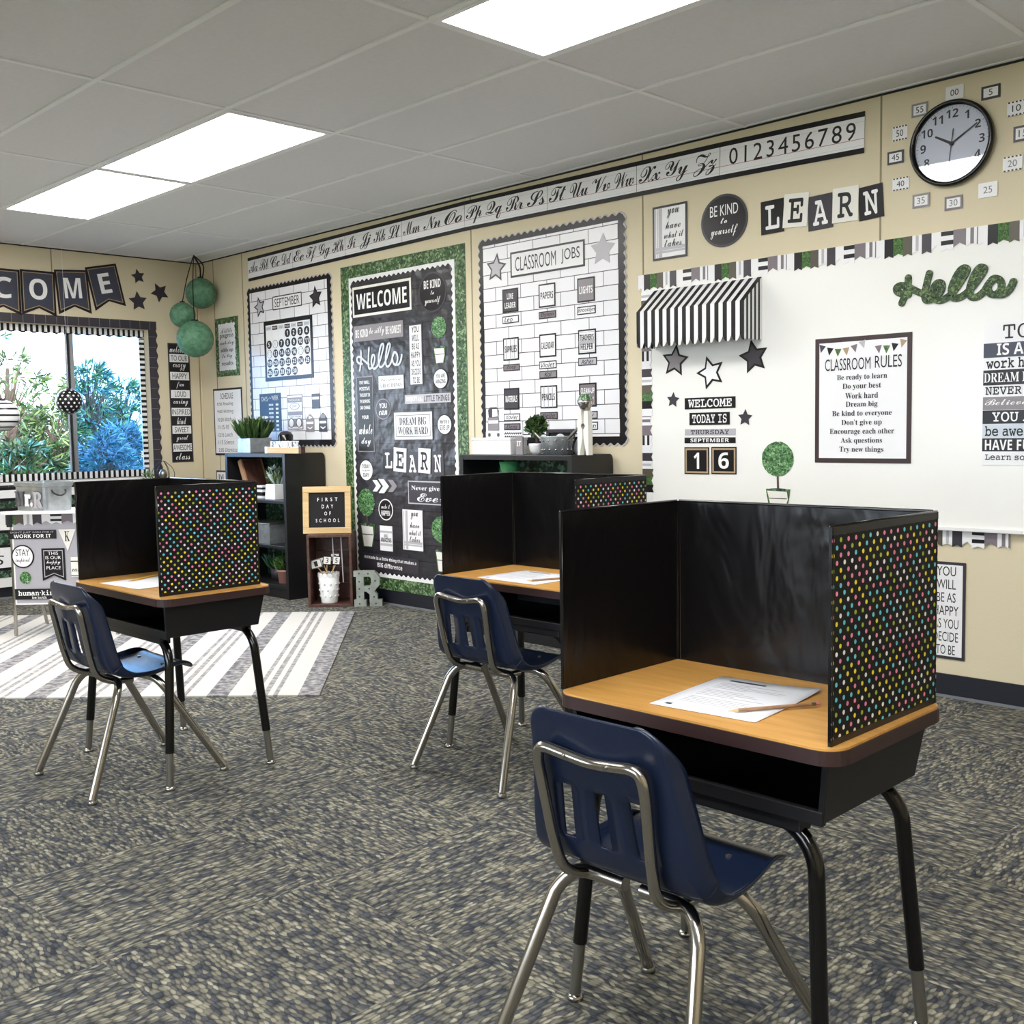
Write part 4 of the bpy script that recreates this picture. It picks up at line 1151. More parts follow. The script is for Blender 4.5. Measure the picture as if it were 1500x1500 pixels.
def takes(label, geo, d, border, bw):
    sign('takes_poster', label, 'poster', geo, 'white_card', border, bw, [('you', .1, .33, .34, .17, 'script', 'ink'), ('have', .1, .12, .44, .13, 'script', 'ink'), ('what it', .12, -.06, .56, .12, 'script', 'ink'), ('takes', .1, -.21, .5, .13, 'script', 'ink')], d=d, extra=plaid, group='you have what it takes posters')
takes('you have what it takes poster on the lower welcome board', quad(((589.7, 744), (621.6, 746.7), (622.3, 809), (592, 806))), D2, 'slate_card', .007)
topiary_cut('topiary cut out half hidden behind the middle privacy screen', spot(648, 775.7, 28, 38), spot(650, 822, 21, 32), D2)
sign('word_strip', 'dark Attitude is a little thing strip at the foot of the welcome board', 'sign', quad(((532, 810), (615, 818.7), (615, 839.7), (532.7, 831))), 'slate_card', None, 0, [('Attitude is a little thing that makes a', 0, .2, .92, .3, 'bold', 'white_ink'), ('BIG difference', 0, -.22, .44, .32, 'bold', 'white_ink')], d=D2, rot=-.015)

# ---------------- jobs board
board('white brick classroom jobs board with black scalloped border', ((702.5, 353), (914, 310), (922.7, 650.3), (706, 655)), ((708.6, 361), (905.3, 323.8), (910.5, 638), (713.6, 642)), 'white_brick_paper_jobs', 5.0, 14.4, .052)
z1, o1 = .17333, (680, 290)
z2, o2 = .18667, (680, 500)
sign('title_sign', 'white CLASSROOM JOBS title sign', 'sign', sc_quad(((400, 462), (1028, 350), (1028, 578), (402, 678)), z1, o1), 'white_card', 'black_card', .012, [('CLASSROOM', -.15, 0, .56, .56, 'sans', 'ink'), ('JOBS', .32, 0, .24, .56, 'sans', 'ink')], d=D1)
star_cut('silver star with dark edge left of CLASSROOM JOBS', spot(728.5, 393, 28.6, 38), 'light_grey_card', 'slate_card', -.12, d=D1)
star_cut('plain silver star right of CLASSROOM JOBS', spot(884.5, 366, 34.7, 43.5), 'light_grey_card', None, -.05, d=D1, k=.52)
def stripes_v(root, w, h, z):
    MB().rect(-w * .3, -w * .24, -h * .45, h * .45, z, z + .0004).rect(-w * .05, w * .02, -h * .45, h * .45, z, z + .0004).rect(w * .08, w * .1, -h * .45, h * .45, z, z + .0004).rect(w * .2, w * .26, -h * .45, h * .45, z, z + .0004).build('stripes', 'light_grey_card', root)
def band_h(root, w, h, z):
    MB().rect(-w * .46, w * .46, -h * .1, h * .06, z, z + .0004).rect(-w * .46, w * .46, h * .38, h * .4, z, z + .0004).rect(-w * .46, w * .46, -h * .4, -h * .38, z, z + .0004).build('bands', 'light_grey_card', root)
jobs = (('LINE', 'LEADER', 'dark', 'slate_card', 'white_ink', ((332, 775), (465, 760), (468, 958), (335, 975)), z1, o1, None),
        ('PAPERS', '', 'white', 'white_card', 'ink', ((638, 732), (778, 715), (782, 915), (642, 930)), z1, o1, None),
        ('LIGHTS', '', 'grey', 'grey_card', 'white_ink', ((965, 680), (1112, 665), (1115, 872), (967, 888)), z1, o1, None),
        ('SUPPLIES', '', 'white striped', 'white_card', 'ink', ((338, 1188), (470, 1175), (473, 1365), (342, 1380)), z1, o1, stripes_v),
        ('CALENDAR', '', 'white', 'white_card', 'ink', ((645, 1155), (785, 1142), (788, 1338), (647, 1352)), z1, o1, None),
        ('TEACHER\'S', 'HELPER', 'white banded', 'white_card', 'ink', ((973, 1118), (1123, 1103), (1125, 1312), (975, 1327)), z1, o1, band_h),
        ('MATERIALS', '', 'dark', 'slate_card', 'white_ink', ((320, 372), (440, 362), (443, 532), (323, 542)), z2, o2, None),
        ('PENCILS', '', 'white striped', 'white_card', 'ink', ((607, 352), (738, 342), (740, 520), (608, 530)), z2, o2, stripes_v),
        ('CLEAN-UP', 'CREW', 'grey', 'mauve_card', 'white_ink', ((910, 332), (1047, 322), (1048, 510), (912, 520)), z2, o2, None))
for a, b2, colr, base, ink, c, zz, oo, ex in jobs:
    ln = [(a, 0, .0, .76, .3, 'bold', ink)] if not b2 else [(a, 0, .18, .78 if len(a) > 4 else .4, .24, 'bold', ink), (b2, 0, -.2, .7, .24, 'bold', ink)]
    sign('job_card', '%s %s job card with black border' % (colr, (a + ' ' + b2).strip()), 'job card', sc_quad(c, zz, oo), base, 'black_card', .009, ln, d=D1, extra=ex, group='job cards')
names = (('Leo', 'white_card', ((333, 1002), (470, 990), (472, 1050), (335, 1068)), z1, o1, 'white name card under LINE LEADER', .5, -.12),
         ('Dylan', 'mauve_card', ((640, 965), (785, 948), (787, 1012), (642, 1027)), z1, o1, 'dark name card under PAPERS', .74, 0),
         ('Brooklyn', 'white_card', ((965, 925), (1120, 905), (1122, 975), (967, 992)), z1, o1, 'white name card under LIGHTS', .9, 0),
         ('Zoey', 'mauve_card', ((340, 1412), (478, 1397), (480, 1455), (342, 1470)), z1, o1, 'dark name card under SUPPLIES', .6, 0),
         ('Violet', 'white_card', ((645, 1385), (790, 1370), (790, 1438), (645, 1450)), z1, o1, 'white name card under CALENDAR, upper of two', .8, 0),
         ('Kai', 'grey_card', ((600, 238), (738, 222), (738, 283), (600, 295)), z2, o2, 'grey name card under CALENDAR, lower of two', .4, 0),
         ('Asher', 'light_grey_card', ((973, 1358), (1130, 1340), (1132, 1408), (975, 1423)), z1, o1, 'light grey name card under TEACHER\'S HELPER', .68, 0),
         ('Xavier', 'white_card', ((320, 572), (447, 562), (448, 620), (322, 628)), z2, o2, 'white name card under MATERIALS, upper of two', .78, 0),
         ('Elena', 'mauve_card', ((322, 648), (450, 640), (450, 693), (323, 700)), z2, o2, 'dark name card under MATERIALS, lower of two', .66, 0),
         ('Bella', 'mauve_card', ((605, 560), (742, 550), (743, 608), (607, 616)), z2, o2, 'dark name card under PENCILS', .72, 0),
         ('Emily', 'light_grey_card', ((912, 556), (1055, 540), (1056, 602), (912, 614)), z2, o2, 'grey name card under CLEAN-UP CREW, behind the clothespin', .8, -.06),
         ('Simon', 'white_card', ((912, 638), (1057, 624), (1057, 690), (913, 700)), z2, o2, 'white name card under CLEAN-UP CREW, behind the clothespin', .86, -.02))
for s, base, c, zz, oo, lb, tw, dx in names:
    sign('name_card', lb, 'name card', sc_quad(c, zz, oo), base, 'black_card', .006, [(s, dx, 0, tw, .62, 'hand', 'ink', .012)], d=D1, group='name cards on the jobs board')
u, v, w, h = spot(724.6, 613.6, 16, 34)
cc = thing('pocket_card', 'dark grey pocket card holding a dark insert at the lower left of the jobs board', 'pocket card', RW(u, v, D1))
MB().rect(-w / 2, w / 2, -h / 2, h * .06, .0015, .003).build('pocket', 'grey_card', cc)
MB().prism([(-w * .42, 0), (w * .42, 0), (w * .48, h * .36), (w * .3, h * .5), (-w * .3, h * .5), (-w * .48, h * .38)], 0, .0015).build('insert', 'slate_card', cc)
MB().prism([(-w * .1, h * .08), (w * .4, h * .1), (w * .36, h * .42), (-w * .08, h * .42)], .0015, .002).build('insert_panel', 'white_card', cc)
MB().rect(-w * .44, w * .44, -h * .2, -h * .06, .003, .0036).build('name_label', 'white_card', cc)

# ================================================================== right wall, right part
takes('white you have what it takes poster above the whiteboard', quad(((956, 304), (1007, 295), (1007.6, 375), (957.7, 383))), .003, 'black_card', .012)
sign('round_sign', 'round black BE KIND to yourself sign above the whiteboard', 'sign', spot(1061.3, 323.3, 68.5, 78), 'black_card', 'slate_card', .012, [('BE KIND', 0, .2, .6, .2, 'sans', 'white_ink'), ('to', 0, .0, .14, .1, 'script', 'white_ink'), ('yourself', 0, -.21, .58, .22, 'script', 'white_ink')], d=.003, shape='round')
letters('LEARN letters above the whiteboard', (
    ('L', ((1115.3, 295), (1149, 291), (1149, 340), (1115.3, 344)), 'black_card', 'white_ink', .02), ('E', ((1150.7, 284.3), (1186, 281.7), (1182.7, 332.7), (1146.7, 333.3)), 'cream_card', 'ink', -.07),
    ('A', ((1184.3, 288.3), (1220, 282.7), (1221, 333.3), (1184.3, 339)), 'slate_card', 'white_ink', .03), ('R', ((1220, 276.7), (1258.3, 271.7), (1258.3, 323.3), (1220.7, 326.7)), 'cream_card', 'ink', -.02), ('N', ((1258.3, 275), (1293.3, 268.3), (1296, 317.3), (1258.3, 324.3)), 'black_card', 'white_ink', .06)), .003, 'above the whiteboard')

# ---------------- clock and minute cards
cu, cv = right_wall(1396, 211)
_, _, cw, _ = spot(1396, 211, 129, 10)
_, cb = right_wall(1391, 271)
cr = (cw / 2 + (cv - cb)) / 2
clk = thing('wall_clock', 'round wall clock with black rim and glass front', 'clock', RW(cu, cv, .001))
MB().lathe([(0, 0), (cr * .97, 0), (cr, .012), (cr, .028), (cr * .965, .036), (cr * .90, .032), (cr * .885, .018), (cr * .885, .010)], seg=64).build('rim', 'black_gloss', clk)
MB().disc(0, 0, cr * .89, cr * .89, .004, .010, 0, 64).build('face', 'clock_face', clk)
mb = MB()
for i in range(12):
    a = PI / 2 - 2 * PI * (i + 1) / 12
    mb.text(str(i + 1), cr * .70 * math.cos(a), cr * .70 * math.sin(a), None, cr * .20, 'bold', 0, .0104)
mb.build('numerals', 'ink', clk)
mb = MB()
for i in range(60):
    a = 2 * PI * i / 60
    s0 = len(mb.v); mb.rect(cr * (.84 if i % 5 else .82), cr * .865, -.001, .001, .010, .0106); mb.xf(Matrix.Rotation(a, 4, 'Z'), s0)
mb.build('minute_marks', 'grey_ink', clk)
def hand(name, ang, L, wd, z, tail=.0):
    mb = MB().prism([(-tail, -wd / 2), (L, -wd / 3), (L, wd / 3), (-tail, wd / 2)], z, z + .001)
    mb.build(name, 'ink', clk, Matrix.Rotation(math.radians(ang), 4, 'Z'))
hand('hour_hand', 150, cr * .46, .012, .0125, .01); hand('minute_hand', 31, cr * .70, .008, .014, .01); hand('second_hand', 263, cr * .46, .004, .0155, cr * .34)
MB().disc(0, 0, .008, .008, .0125, .018, 0, 20).build('hub', 'ink', clk)
MB().disc(0, 0, cr * .895, cr * .895, .0205, .0225, 0, 64).build('glass_cover', 'clear_glass', clk)
z8, o8 = .14, (1290, 180)
def check(root, w, h, z):
    mb = MB()
    for s in (-1, 1):
        for i in range(-2, 3): mb.rect(i * w * .2 - w * .05, i * w * .2 + w * .05, s * h * .45 - h * .05, s * h * .45 + h * .05, z - .0005, z + .0003)
    mb.build('checks', 'black_card', root)
mins = (('50', ((1308, 186.5), (1330, 183), (1330, 204), (1308, 207.5)), 'white_card', check, 'white card with 50'), ('45', ((1300.5, 223.4), (1324.7, 219), (1324.3, 238), (1300.5, 242.6)), 'slate_card', None, 'dark bordered card with 45'),
        ('40', ((1308, 262), (1332, 258.7), (1332.3, 276.3), (1308, 280.5)), 'white_card', check, 'white card with 40'), ('35', ((1337.6, 286), (1362.8, 281.5), (1362, 302.5), (1337, 306)), 'grey_card', None, 'grey bordered card with 35'),
        ('30', ((1384.5, 289), (1410.7, 285), (1410.4, 305.3), (1384, 309.5)), 'mauve_card', None, 'grey bordered card with 30'), ('25', ((1434, 269.6), (1462, 264.7), (1461.5, 287), (1433.5, 290.6)), 'white_card', None, 'white card with 25'),
        ('20', ((1470, 231), (1498.6, 226), (1498, 248), (1469, 253)), 'white_card', check, 'checked card with 20'), ('15', ((1485, 186), (1514, 181), (1514, 203), (1485, 210)), 'slate_card', None, 'dark bordered card with 15'),
        ('55', ((1336, 153), (1360, 149), (1360, 169), (1336, 173)), 'grey_card', None, 'grey bordered card with 55'), ('00', ((1386, 128), (1412, 123), (1412, 143), (1386, 148)), 'white_card', None, 'white card with 00'),
        ('5', ((1438, 128), (1466, 122), (1466, 142), (1438, 148)), 'slate_card', None, 'dark bordered card with 5'), ('10', ((1476, 151), (1504, 145), (1504, 166), (1476, 172)), 'white_card', check, 'checked card with 10'))
for s, c, bcol, ex, lb in mins:
    u, v, w, h = quad(c)
    def panel(root, w, h, z, ex=ex):
        if ex: ex(root, w, h, z)
    sign('minute_card', 'small ' + lb + ' beside the wall clock', 'minute card', (u, v, w, h), 'white_card', bcol, w * .12, [(s, 0, 0, .46 if len(s) > 1 else .2, .46, 'hand', 'grey_ink' if s in ('25', '30', '35', '20') else 'ink', .0)], d=.003, group='minute cards round the clock', extra=panel if ex else None)

# ---------------- whiteboard
bl = right_wall(944.5, 560)[0]
wt = right_wall(1180, 371)[1]
wb = right_wall(1435, 776)[1]
BW0, BW1 = bl, 9.6
brd = thing('whiteboard', 'large white board along the right wall', 'whiteboard', RW(0, 0, .001))
MB().rect(BW0, BW1, wb, wt, 0, .022).build('panel', 'white_board', brd, bevel=.002)
MB().rect(BW0, BW1, wb - .008, wb + .010, 0, .034).build('bottom_rail', 'white_paint', brd, bevel=.003)
WD = .0245     # things that hang on the board
PEN = [('white_card', 'v', .055, None), ('black_card', 'v', .058, None), ('bright_leaf_print', 'v', .062, None), ('olive_card', 'v', .058, None), ('white_card', 'v', .06, 'light_grey_card'), ('slate_card', 'v', .06, None), ('white_card', 'n', .058, None), ('white_card', 'v', .074, 'bars'), ('mauve_card', 'n', .075, None), ('white_card', 'n', .07, 'mauve_card')]
PEN = [(m_, k_, w_ * .722, e_) for m_, k_, w_, e_ in PEN]
PL = sum(p[2] for p in PEN)
def bunting(label, M, first=0, count=10, H=.085):
    root = thing('bunting_border', label, 'bunting border', M, 'paper bunting borders of the whiteboard')
    x = 0.0
    for i in range(count):
        m, kind, w, ex = PEN[(first + i) % 10]
        hh = H * (1.0 if i % 2 else .93) * (.92 if kind == 'n' else 1)
        if kind == 'n': pts = [(0, 0), (w, 0), (w, -hh), (w / 2, -hh + .016), (0, -hh)]
        else: pts = [(0, 0), (w, 0), (w, -hh), (w * .75, -hh + .004), (w / 2, -hh + .010), (w * .25, -hh + .004), (0, -hh)]
        o = MB().prism(pts, 0, .0014).build('pennant', m, root, Matrix.Translation((x, 0, .0002 * (i % 2))))
        mb = MB()
        if ex == 'bars':
            for q in range(2): mb.rect(0, w, -hh * (.24 + .46 * q), -hh * (.02 + .46 * q), .0014, .0017)
            mb.build('stripes', 'black_card', o)
        elif ex:
            mb.rect(w * .36, w * .66, -hh * .86, -.001, .0014, .0017)
            if ex != 'light_grey_card': mb.rect(w * .9, w, -hh * .94, -.001, .0014, .0017)
            mb.build('stripes', ex, o)
        x += w
    return x
u0 = right_wall(939, 402)[0]
for n, lb in enumerate(('first paper bunting strip, at the whiteboard\'s top left corner over the awning', 'second paper bunting strip of the whiteboard top, over the right end of the awning', 'third paper bunting strip of the whiteboard top, under the LEARN letters', 'fourth paper bunting strip of the whiteboard top, over the start of the green Hello', 'fifth paper bunting strip of the whiteboard top, at the right edge of the view')):
    bunting(lb, RW(u0 + n * PL, wt + .004, WD))
z = wt - .09
bunting('upper paper bunting strip down the left edge of the whiteboard, behind the awning', RW(BW0, z - PL, WD, PI / 2), 5, 10, .075)
bunting('middle paper bunting strip down the left edge of the whiteboard, beside the small stars', RW(BW0, z - 2 * PL, WD, PI / 2), 5, 10, .075)
bunting('short lowest paper bunting strip at the left edge of the whiteboard', RW(BW0, z - 2 * PL - sum(PEN[q][2] for q in range(5)), WD, PI / 2), 0, 5, .075)
ub = right_wall(1480, 790)[0]
bunting('paper bunting strip hanging under the right part of the whiteboard', RW(ub - PL, wb - .006, .006), 0, 10, .075)

# ---------------- awning
ua0, ua1 = right_wall(963, 418)[0], right_wall(1120, 406)[0]
av0, av1 = right_wall(1120, 501)[1], right_wall(1120, 406)[1]
# depth that puts the front edge where it is seen
d = ray(1090, 470); tt = (ua1 - CAM.x) / d.x; dep = -(CAM + d * tt).y
fz1, fz0 = (CAM + ray(1090, 440) * tt).z, (CAM + ray(1090, 498) * tt).z
aw = thing('striped_awning', 'black and white striped paper awning on the whiteboard corner', 'awning', RW(ua0, 0, WD))
AL = ua1 - ua0; dep -= WD
nst = 27
def strip(mb, a, b, c, dd, t, m):
    mb.add([a, b, c, dd], [(0, 1, 2, 3)], m)
slope, val = MB(), MB()
for i in range(nst):
    x0, x1 = AL * i / nst, AL * (i + 1) / nst
    m = (i + 1) % 2 if True else 0
    slope.add([(x0, av1, .001), (x1, av1, .001), (x1, fz1, dep), (x0, fz1, dep)], [(3, 2, 1, 0)], m)
    lo = fz0
    pts = [(x0, fz1), (x0, lo + .012), ((x0 * 3 + x1) / 4, lo + .003), ((x0 + x1) / 2, lo), ((x0 + 3 * x1) / 4, lo + .003), (x1, lo + .012), (x1, fz1)]
    # scallops are two stripes wide
    k = i % 2
    if k == 0: pts = [(x0, fz1), (x0, lo + .032), ((x0 * 3 + x1) / 4, lo + .016), ((x0 + x1) / 2, lo + .007), (x1, lo), (x1, fz1)]
    else: pts = [(x0, fz1), (x0, lo), ((x0 + x1) / 2, lo + .004), ((x0 + 3 * x1) / 4, lo + .016), (x1, lo + .032), (x1, fz1)]
    val.add([(p[0], p[1], dep) for p in pts], [tuple(range(len(pts)))], m)
slope.build('canopy', ['white_card', 'black_card'], aw, solid=.001)
val.build('valance', ['white_card', 'black_card'], aw, solid=.001)
for sx in (0, AL):
    sd = MB(); ns = 9
    for i in range(ns):
        t0, t1 = i / ns, (i + 1) / ns
        za, zb = dep * (1 - t0), dep * (1 - t1)
        ya, yb = fz1 + (av1 - fz1) * t0, fz1 + (av1 - fz1) * t1
        lo = fz0 + (av0 - fz0) * t0 * 0
        sd.add([(sx, fz0 + .012, za), (sx, fz0 + .004, (za + zb) / 2), (sx, fz0 + .012, zb), (sx, yb, zb), (sx, ya, za)], [(0, 1, 2, 3, 4)], i % 2)
    sd.build('side_panel', ['white_card', 'black_card'], aw, solid=.001)

# ---------------- cut-outs on the whiteboard
star_cut('grey star with thick black outline under the left of the awning', spot(993, 529, 37.6, 43), 'steel_grey_card' if False else 'grey_card', 'black_card', -.12, d=WD, group='stars on the whiteboard')
star_cut('white star with thick black outline under the awning', spot(1045, 546, 39.6, 44.5), 'white_card', 'black_card', .3, d=WD, group='stars on the whiteboard')
star_cut('large dark grey star under the right end of the awning', spot(1108, 523, 42, 45), 'slate_card', 'black_card', .18, d=WD, group='stars on the whiteboard')
star_cut('small dark star left of the WELCOME strip on the whiteboard', spot(990, 586, 18, 20), 'slate_card', None, -.1, d=WD, group='stars on the whiteboard')
star_cut('small dark star right of the TODAY IS strip on the whiteboard', spot(1095.5, 612, 20, 22.4), 'slate_card', None, -.05, d=WD, group='stars on the whiteboard')
sign('word_strip', 'black WELCOME strip on the whiteboard', 'sign', quad(((1007, 583.3), (1081.3, 580.5), (1081.5, 597.3), (1007.6, 599.8))), 'black_card', None, 0, [('WELCOME', 0, 0, .86, .72, 'mono', 'white_ink', .012)], d=WD)
sign('word_strip', 'black TODAY IS strip on the whiteboard', 'sign', quad(((1014, 604.8), (1073, 603.3), (1073, 621.6), (1014.3, 623))), 'black_card', None, 0, [('TODAY IS', 0, 0, .86, .72, 'mono', 'white_ink', .012)], d=WD)
sign('word_strip', 'grey THURSDAY strip on the whiteboard', 'sign', quad(((1007.6, 628.5), (1081.5, 627.8), (1081.5, 637), (1007.6, 638))), 'light_grey_card', None, 0, [('THURSDAY', 0, 0, .76, .72, 'mono', 'ink', .01)], d=WD)
sign('word_strip', 'black SEPTEMBER strip on the whiteboard', 'sign', quad(((1007, 641), (1081.5, 640.3), (1081.5, 649), (1007, 649))), 'black_card', None, 0, [('SEPTEMBER', 0, 0, .76, .66, 'bold', 'white_ink')], d=WD)
def tanline(root, w, h, z):
    MB().frame(-w / 2 + .006, w / 2 - .006, -h / 2 + .006, h / 2 - .006, .009, z, z + .0005).build('tan_frame', 'tan_line', root)
sign('date_card', 'square black date card with the number 1', 'date card', quad(((1006.8, 655), (1042.7, 654.7), (1043, 694.4), (1007, 694.4))), 'black_card', None, 0, [('1', .0, 0, .22, .6, 'bold', 'white_ink')], d=WD, extra=tanline, group='date cards on the whiteboard')
sign('date_card', 'square black date card with the number 6', 'date card', quad(((1046, 654.7), (1082.8, 654.3), (1083, 694.4), (1046.4, 694.4))), 'black_card', None, 0, [('6', .0, 0, .42, .6, 'bold', 'white_ink')], d=WD, extra=tanline, group='date cards on the whiteboard')
topiary_cut('large topiary cut out on the whiteboard above the nearest screen', spot(1143, 672, 46.3, 50.4), spot(1143.7, 731, 35.8, 30), WD)
def flags(root, w, h, z):
    cols = ['blue_slate_card', 'black_card', 'bright_leaf_print', 'tan_line', 'mauve_card', 'light_grey_card', 'white_card', 'mauve_card', 'bright_leaf_print', 'black_card', 'tan_line']
    used = []
    mb = MB()
    for i, c in enumerate(cols):
        t = (i + .5) / 11
        x = (-.46 + .92 * t) * w; y = h * .46 - h * .05 * math.sin(PI * ((t * 2) % 1)) - .0
        if c not in used: used.append(c)
        a = -.35 * math.cos(2 * PI * t) * .8
        s0 = len(mb.v)
        mb.prism([(-w * .036, 0), (w * .036, 0), (0, -h * .062)], z, z + .0005, used.index(c))
        mb.xf(Matrix.Translation((x, y, 0)) @ Matrix.Rotation(a, 4, 'Z'), s0)
    mb.build('flag_row', used, root)
rules = ['Be ready to learn', 'Do your best', 'Work hard', 'Dream big', 'Be kind to everyone', 'Don\'t give up', 'Encourage each other', 'Ask questions', 'Try new things']
rwid = [.52, .40, .34, .33, .62, .42, .67, .43, .46]
sign('rules_poster', 'white CLASSROOM RULES poster with dark border on the whiteboard', 'poster', quad(((1199, 497), (1340, 487), (1338, 679), (1197, 677))), 'white_card', 'edge_brown', .022,
     [('CLASSROOM', -.15, .285, .48, .095, 'sans', 'ink'), ('RULES', .27, .29, .27, .095, 'sans', 'ink')] + [(t, 0, .176 - i * .0715, rwid[i], .046 if not any(q in t for q in 'ygpq') else .054, 'serif', 'ink') for i, t in enumerate(rules)], d=WD, extra=flags)
hello('large boxwood green Hello word cut out on the whiteboard', (*right_wall(1402.5, 421), 0, 0), 'hello_green', .030, .006, WD, .0)
# TODAY poster at the right edge
pu0, pv1 = right_wall(1445, 472); pu0b, pv0 = right_wall(1442, 681)
pw = .78
tp = thing('today_poster', 'banded TODAY IS A poster at the right edge of the view', 'poster', RW((pu0 + pu0b) / 2, (pv0 + pv1) / 2, WD))
ph = pv1 - pv0
MB().rect(0, pw, -ph / 2, ph / 2, 0, .0015).build('card', 'white_card', tp)
def yy(py): return right_wall(1446, py)[1] - (pv0 + pv1) / 2
def xx(px, py): return right_wall(px, py)[0] - (pu0 + pu0b) / 2
bandsT = (('blue_slate_card', 504, 525), ('black_card', 543, 565), ('grey_card', 582, 601), ('black_card', 601.5, 621), ('pale_blue_card', 621, 641.5), ('black_card', 642, 661))
for m, a, b in bandsT:
    MB().rect(0, pw, yy(b), yy(a), .0015, .002).build('band', m, tp)
mb = MB()
inks = ['ink', 'white_ink']
for t, x0, ya, yb, st, ik, hk in (('TODAY', 1473, 478, 499, 'mono', 0, 0), ('IS A DAY TO', 1464, 505, 522, 'bold', 1, 0), ('work hard', 1448.5, 526, 541, 'mono', 0, .02), ('DREAM BIG', 1445, 547, 561, 'serif', 1, 0), ('NEVER GIVE UP', 1447, 567, 579, 'mono', 0, .01), ('Believe in yourself', 1446.5, 585, 598, 'script', 1, 0), ('YOU ARE LOVED', 1457, 604, 618, 'mono', 1, .01), ('be awesome', 1446.5, 624, 639, 'mono', 0, .015), ('HAVE FUN', 1446.5, 644, 659, 'bold', 1, 0), ('Learn something', 1446.5, 664, 676, 'mono', 0, .01)):
    h = abs(yy(ya) - yy(yb))
    wd = min(pw - xx(x0, ya) - .02, h * len(t) * {'TODAY': .95, 'work hard': .62, 'be awesome': .62, 'Learn something': .6, 'YOU ARE LOVED': .82, 'NEVER GIVE UP': .78}.get(t, .62))
    mb.text(t, xx(x0, ya), (yy(ya) + yy(yb)) / 2, wd, h, st, ik, .0026, hk or .0, align='l')
mb.build('lettering', inks, tp)
happy('narrow white YOU WILL BE AS HAPPY poster low on the wall at the right', quad(((1361, 821), (1417, 824.8), (1412, 967), (1357, 962))), .003, .013, 'sans')

# ================================================================== rug
P1, P2, P3 = onZ(468, 1020), onZ(520, 897), None
e1 = (onZ(0, 1024.5) - P1).normalized()
Lr = 3.0
e2 = P2 - P1
def rug():
    me = bpy.data.meshes.new('striped_rug')
    b = bmesh.new()
    c = [P1, P1 + e1 * Lr, P1 + e1 * Lr + e2, P2]
    lo = [b.verts.new((p.x, p.y, .0005)) for p in c]; hi = [b.verts.new((p.x, p.y, .008)) for p in c]
    top = b.faces.new(list(reversed(hi))) if (e1.cross(e2)).z < 0 else b.faces.new(hi)
    if top.normal.z < 0: pass
    for i in range(4): b.faces.new((lo[i], lo[(i + 1) % 4], hi[(i + 1) % 4], hi[i]))
    b.faces.new(list(reversed(lo)))
    bmesh.ops.recalc_face_normals(b, faces=b.faces)
    uvl = b.loops.layers.uv.new('uv')
    for f in b.faces:
        for l in f.loops:
            q = Vector((l.vert.co.x, l.vert.co.y, 0)) - Vector((P1.x, P1.y, 0))
            # solve q = a e1 + b e2
            det = e1.x * e2.y - e1.y * e2.x
            l[uvl].uv = ((q.x * e2.y - q.y * e2.x) / det, (e1.x * q.y - e1.y * q.x) / det * e2.length)
    b.to_mesh(me); b.free()
    me.materials.append(MATS['striped_rug'])
    o = bpy.data.objects.new('striped_rug', me); COL.objects.link(o)
    return tag(o, 'white area rug with worn grey stripes on the carpet', 'rug')
rug()

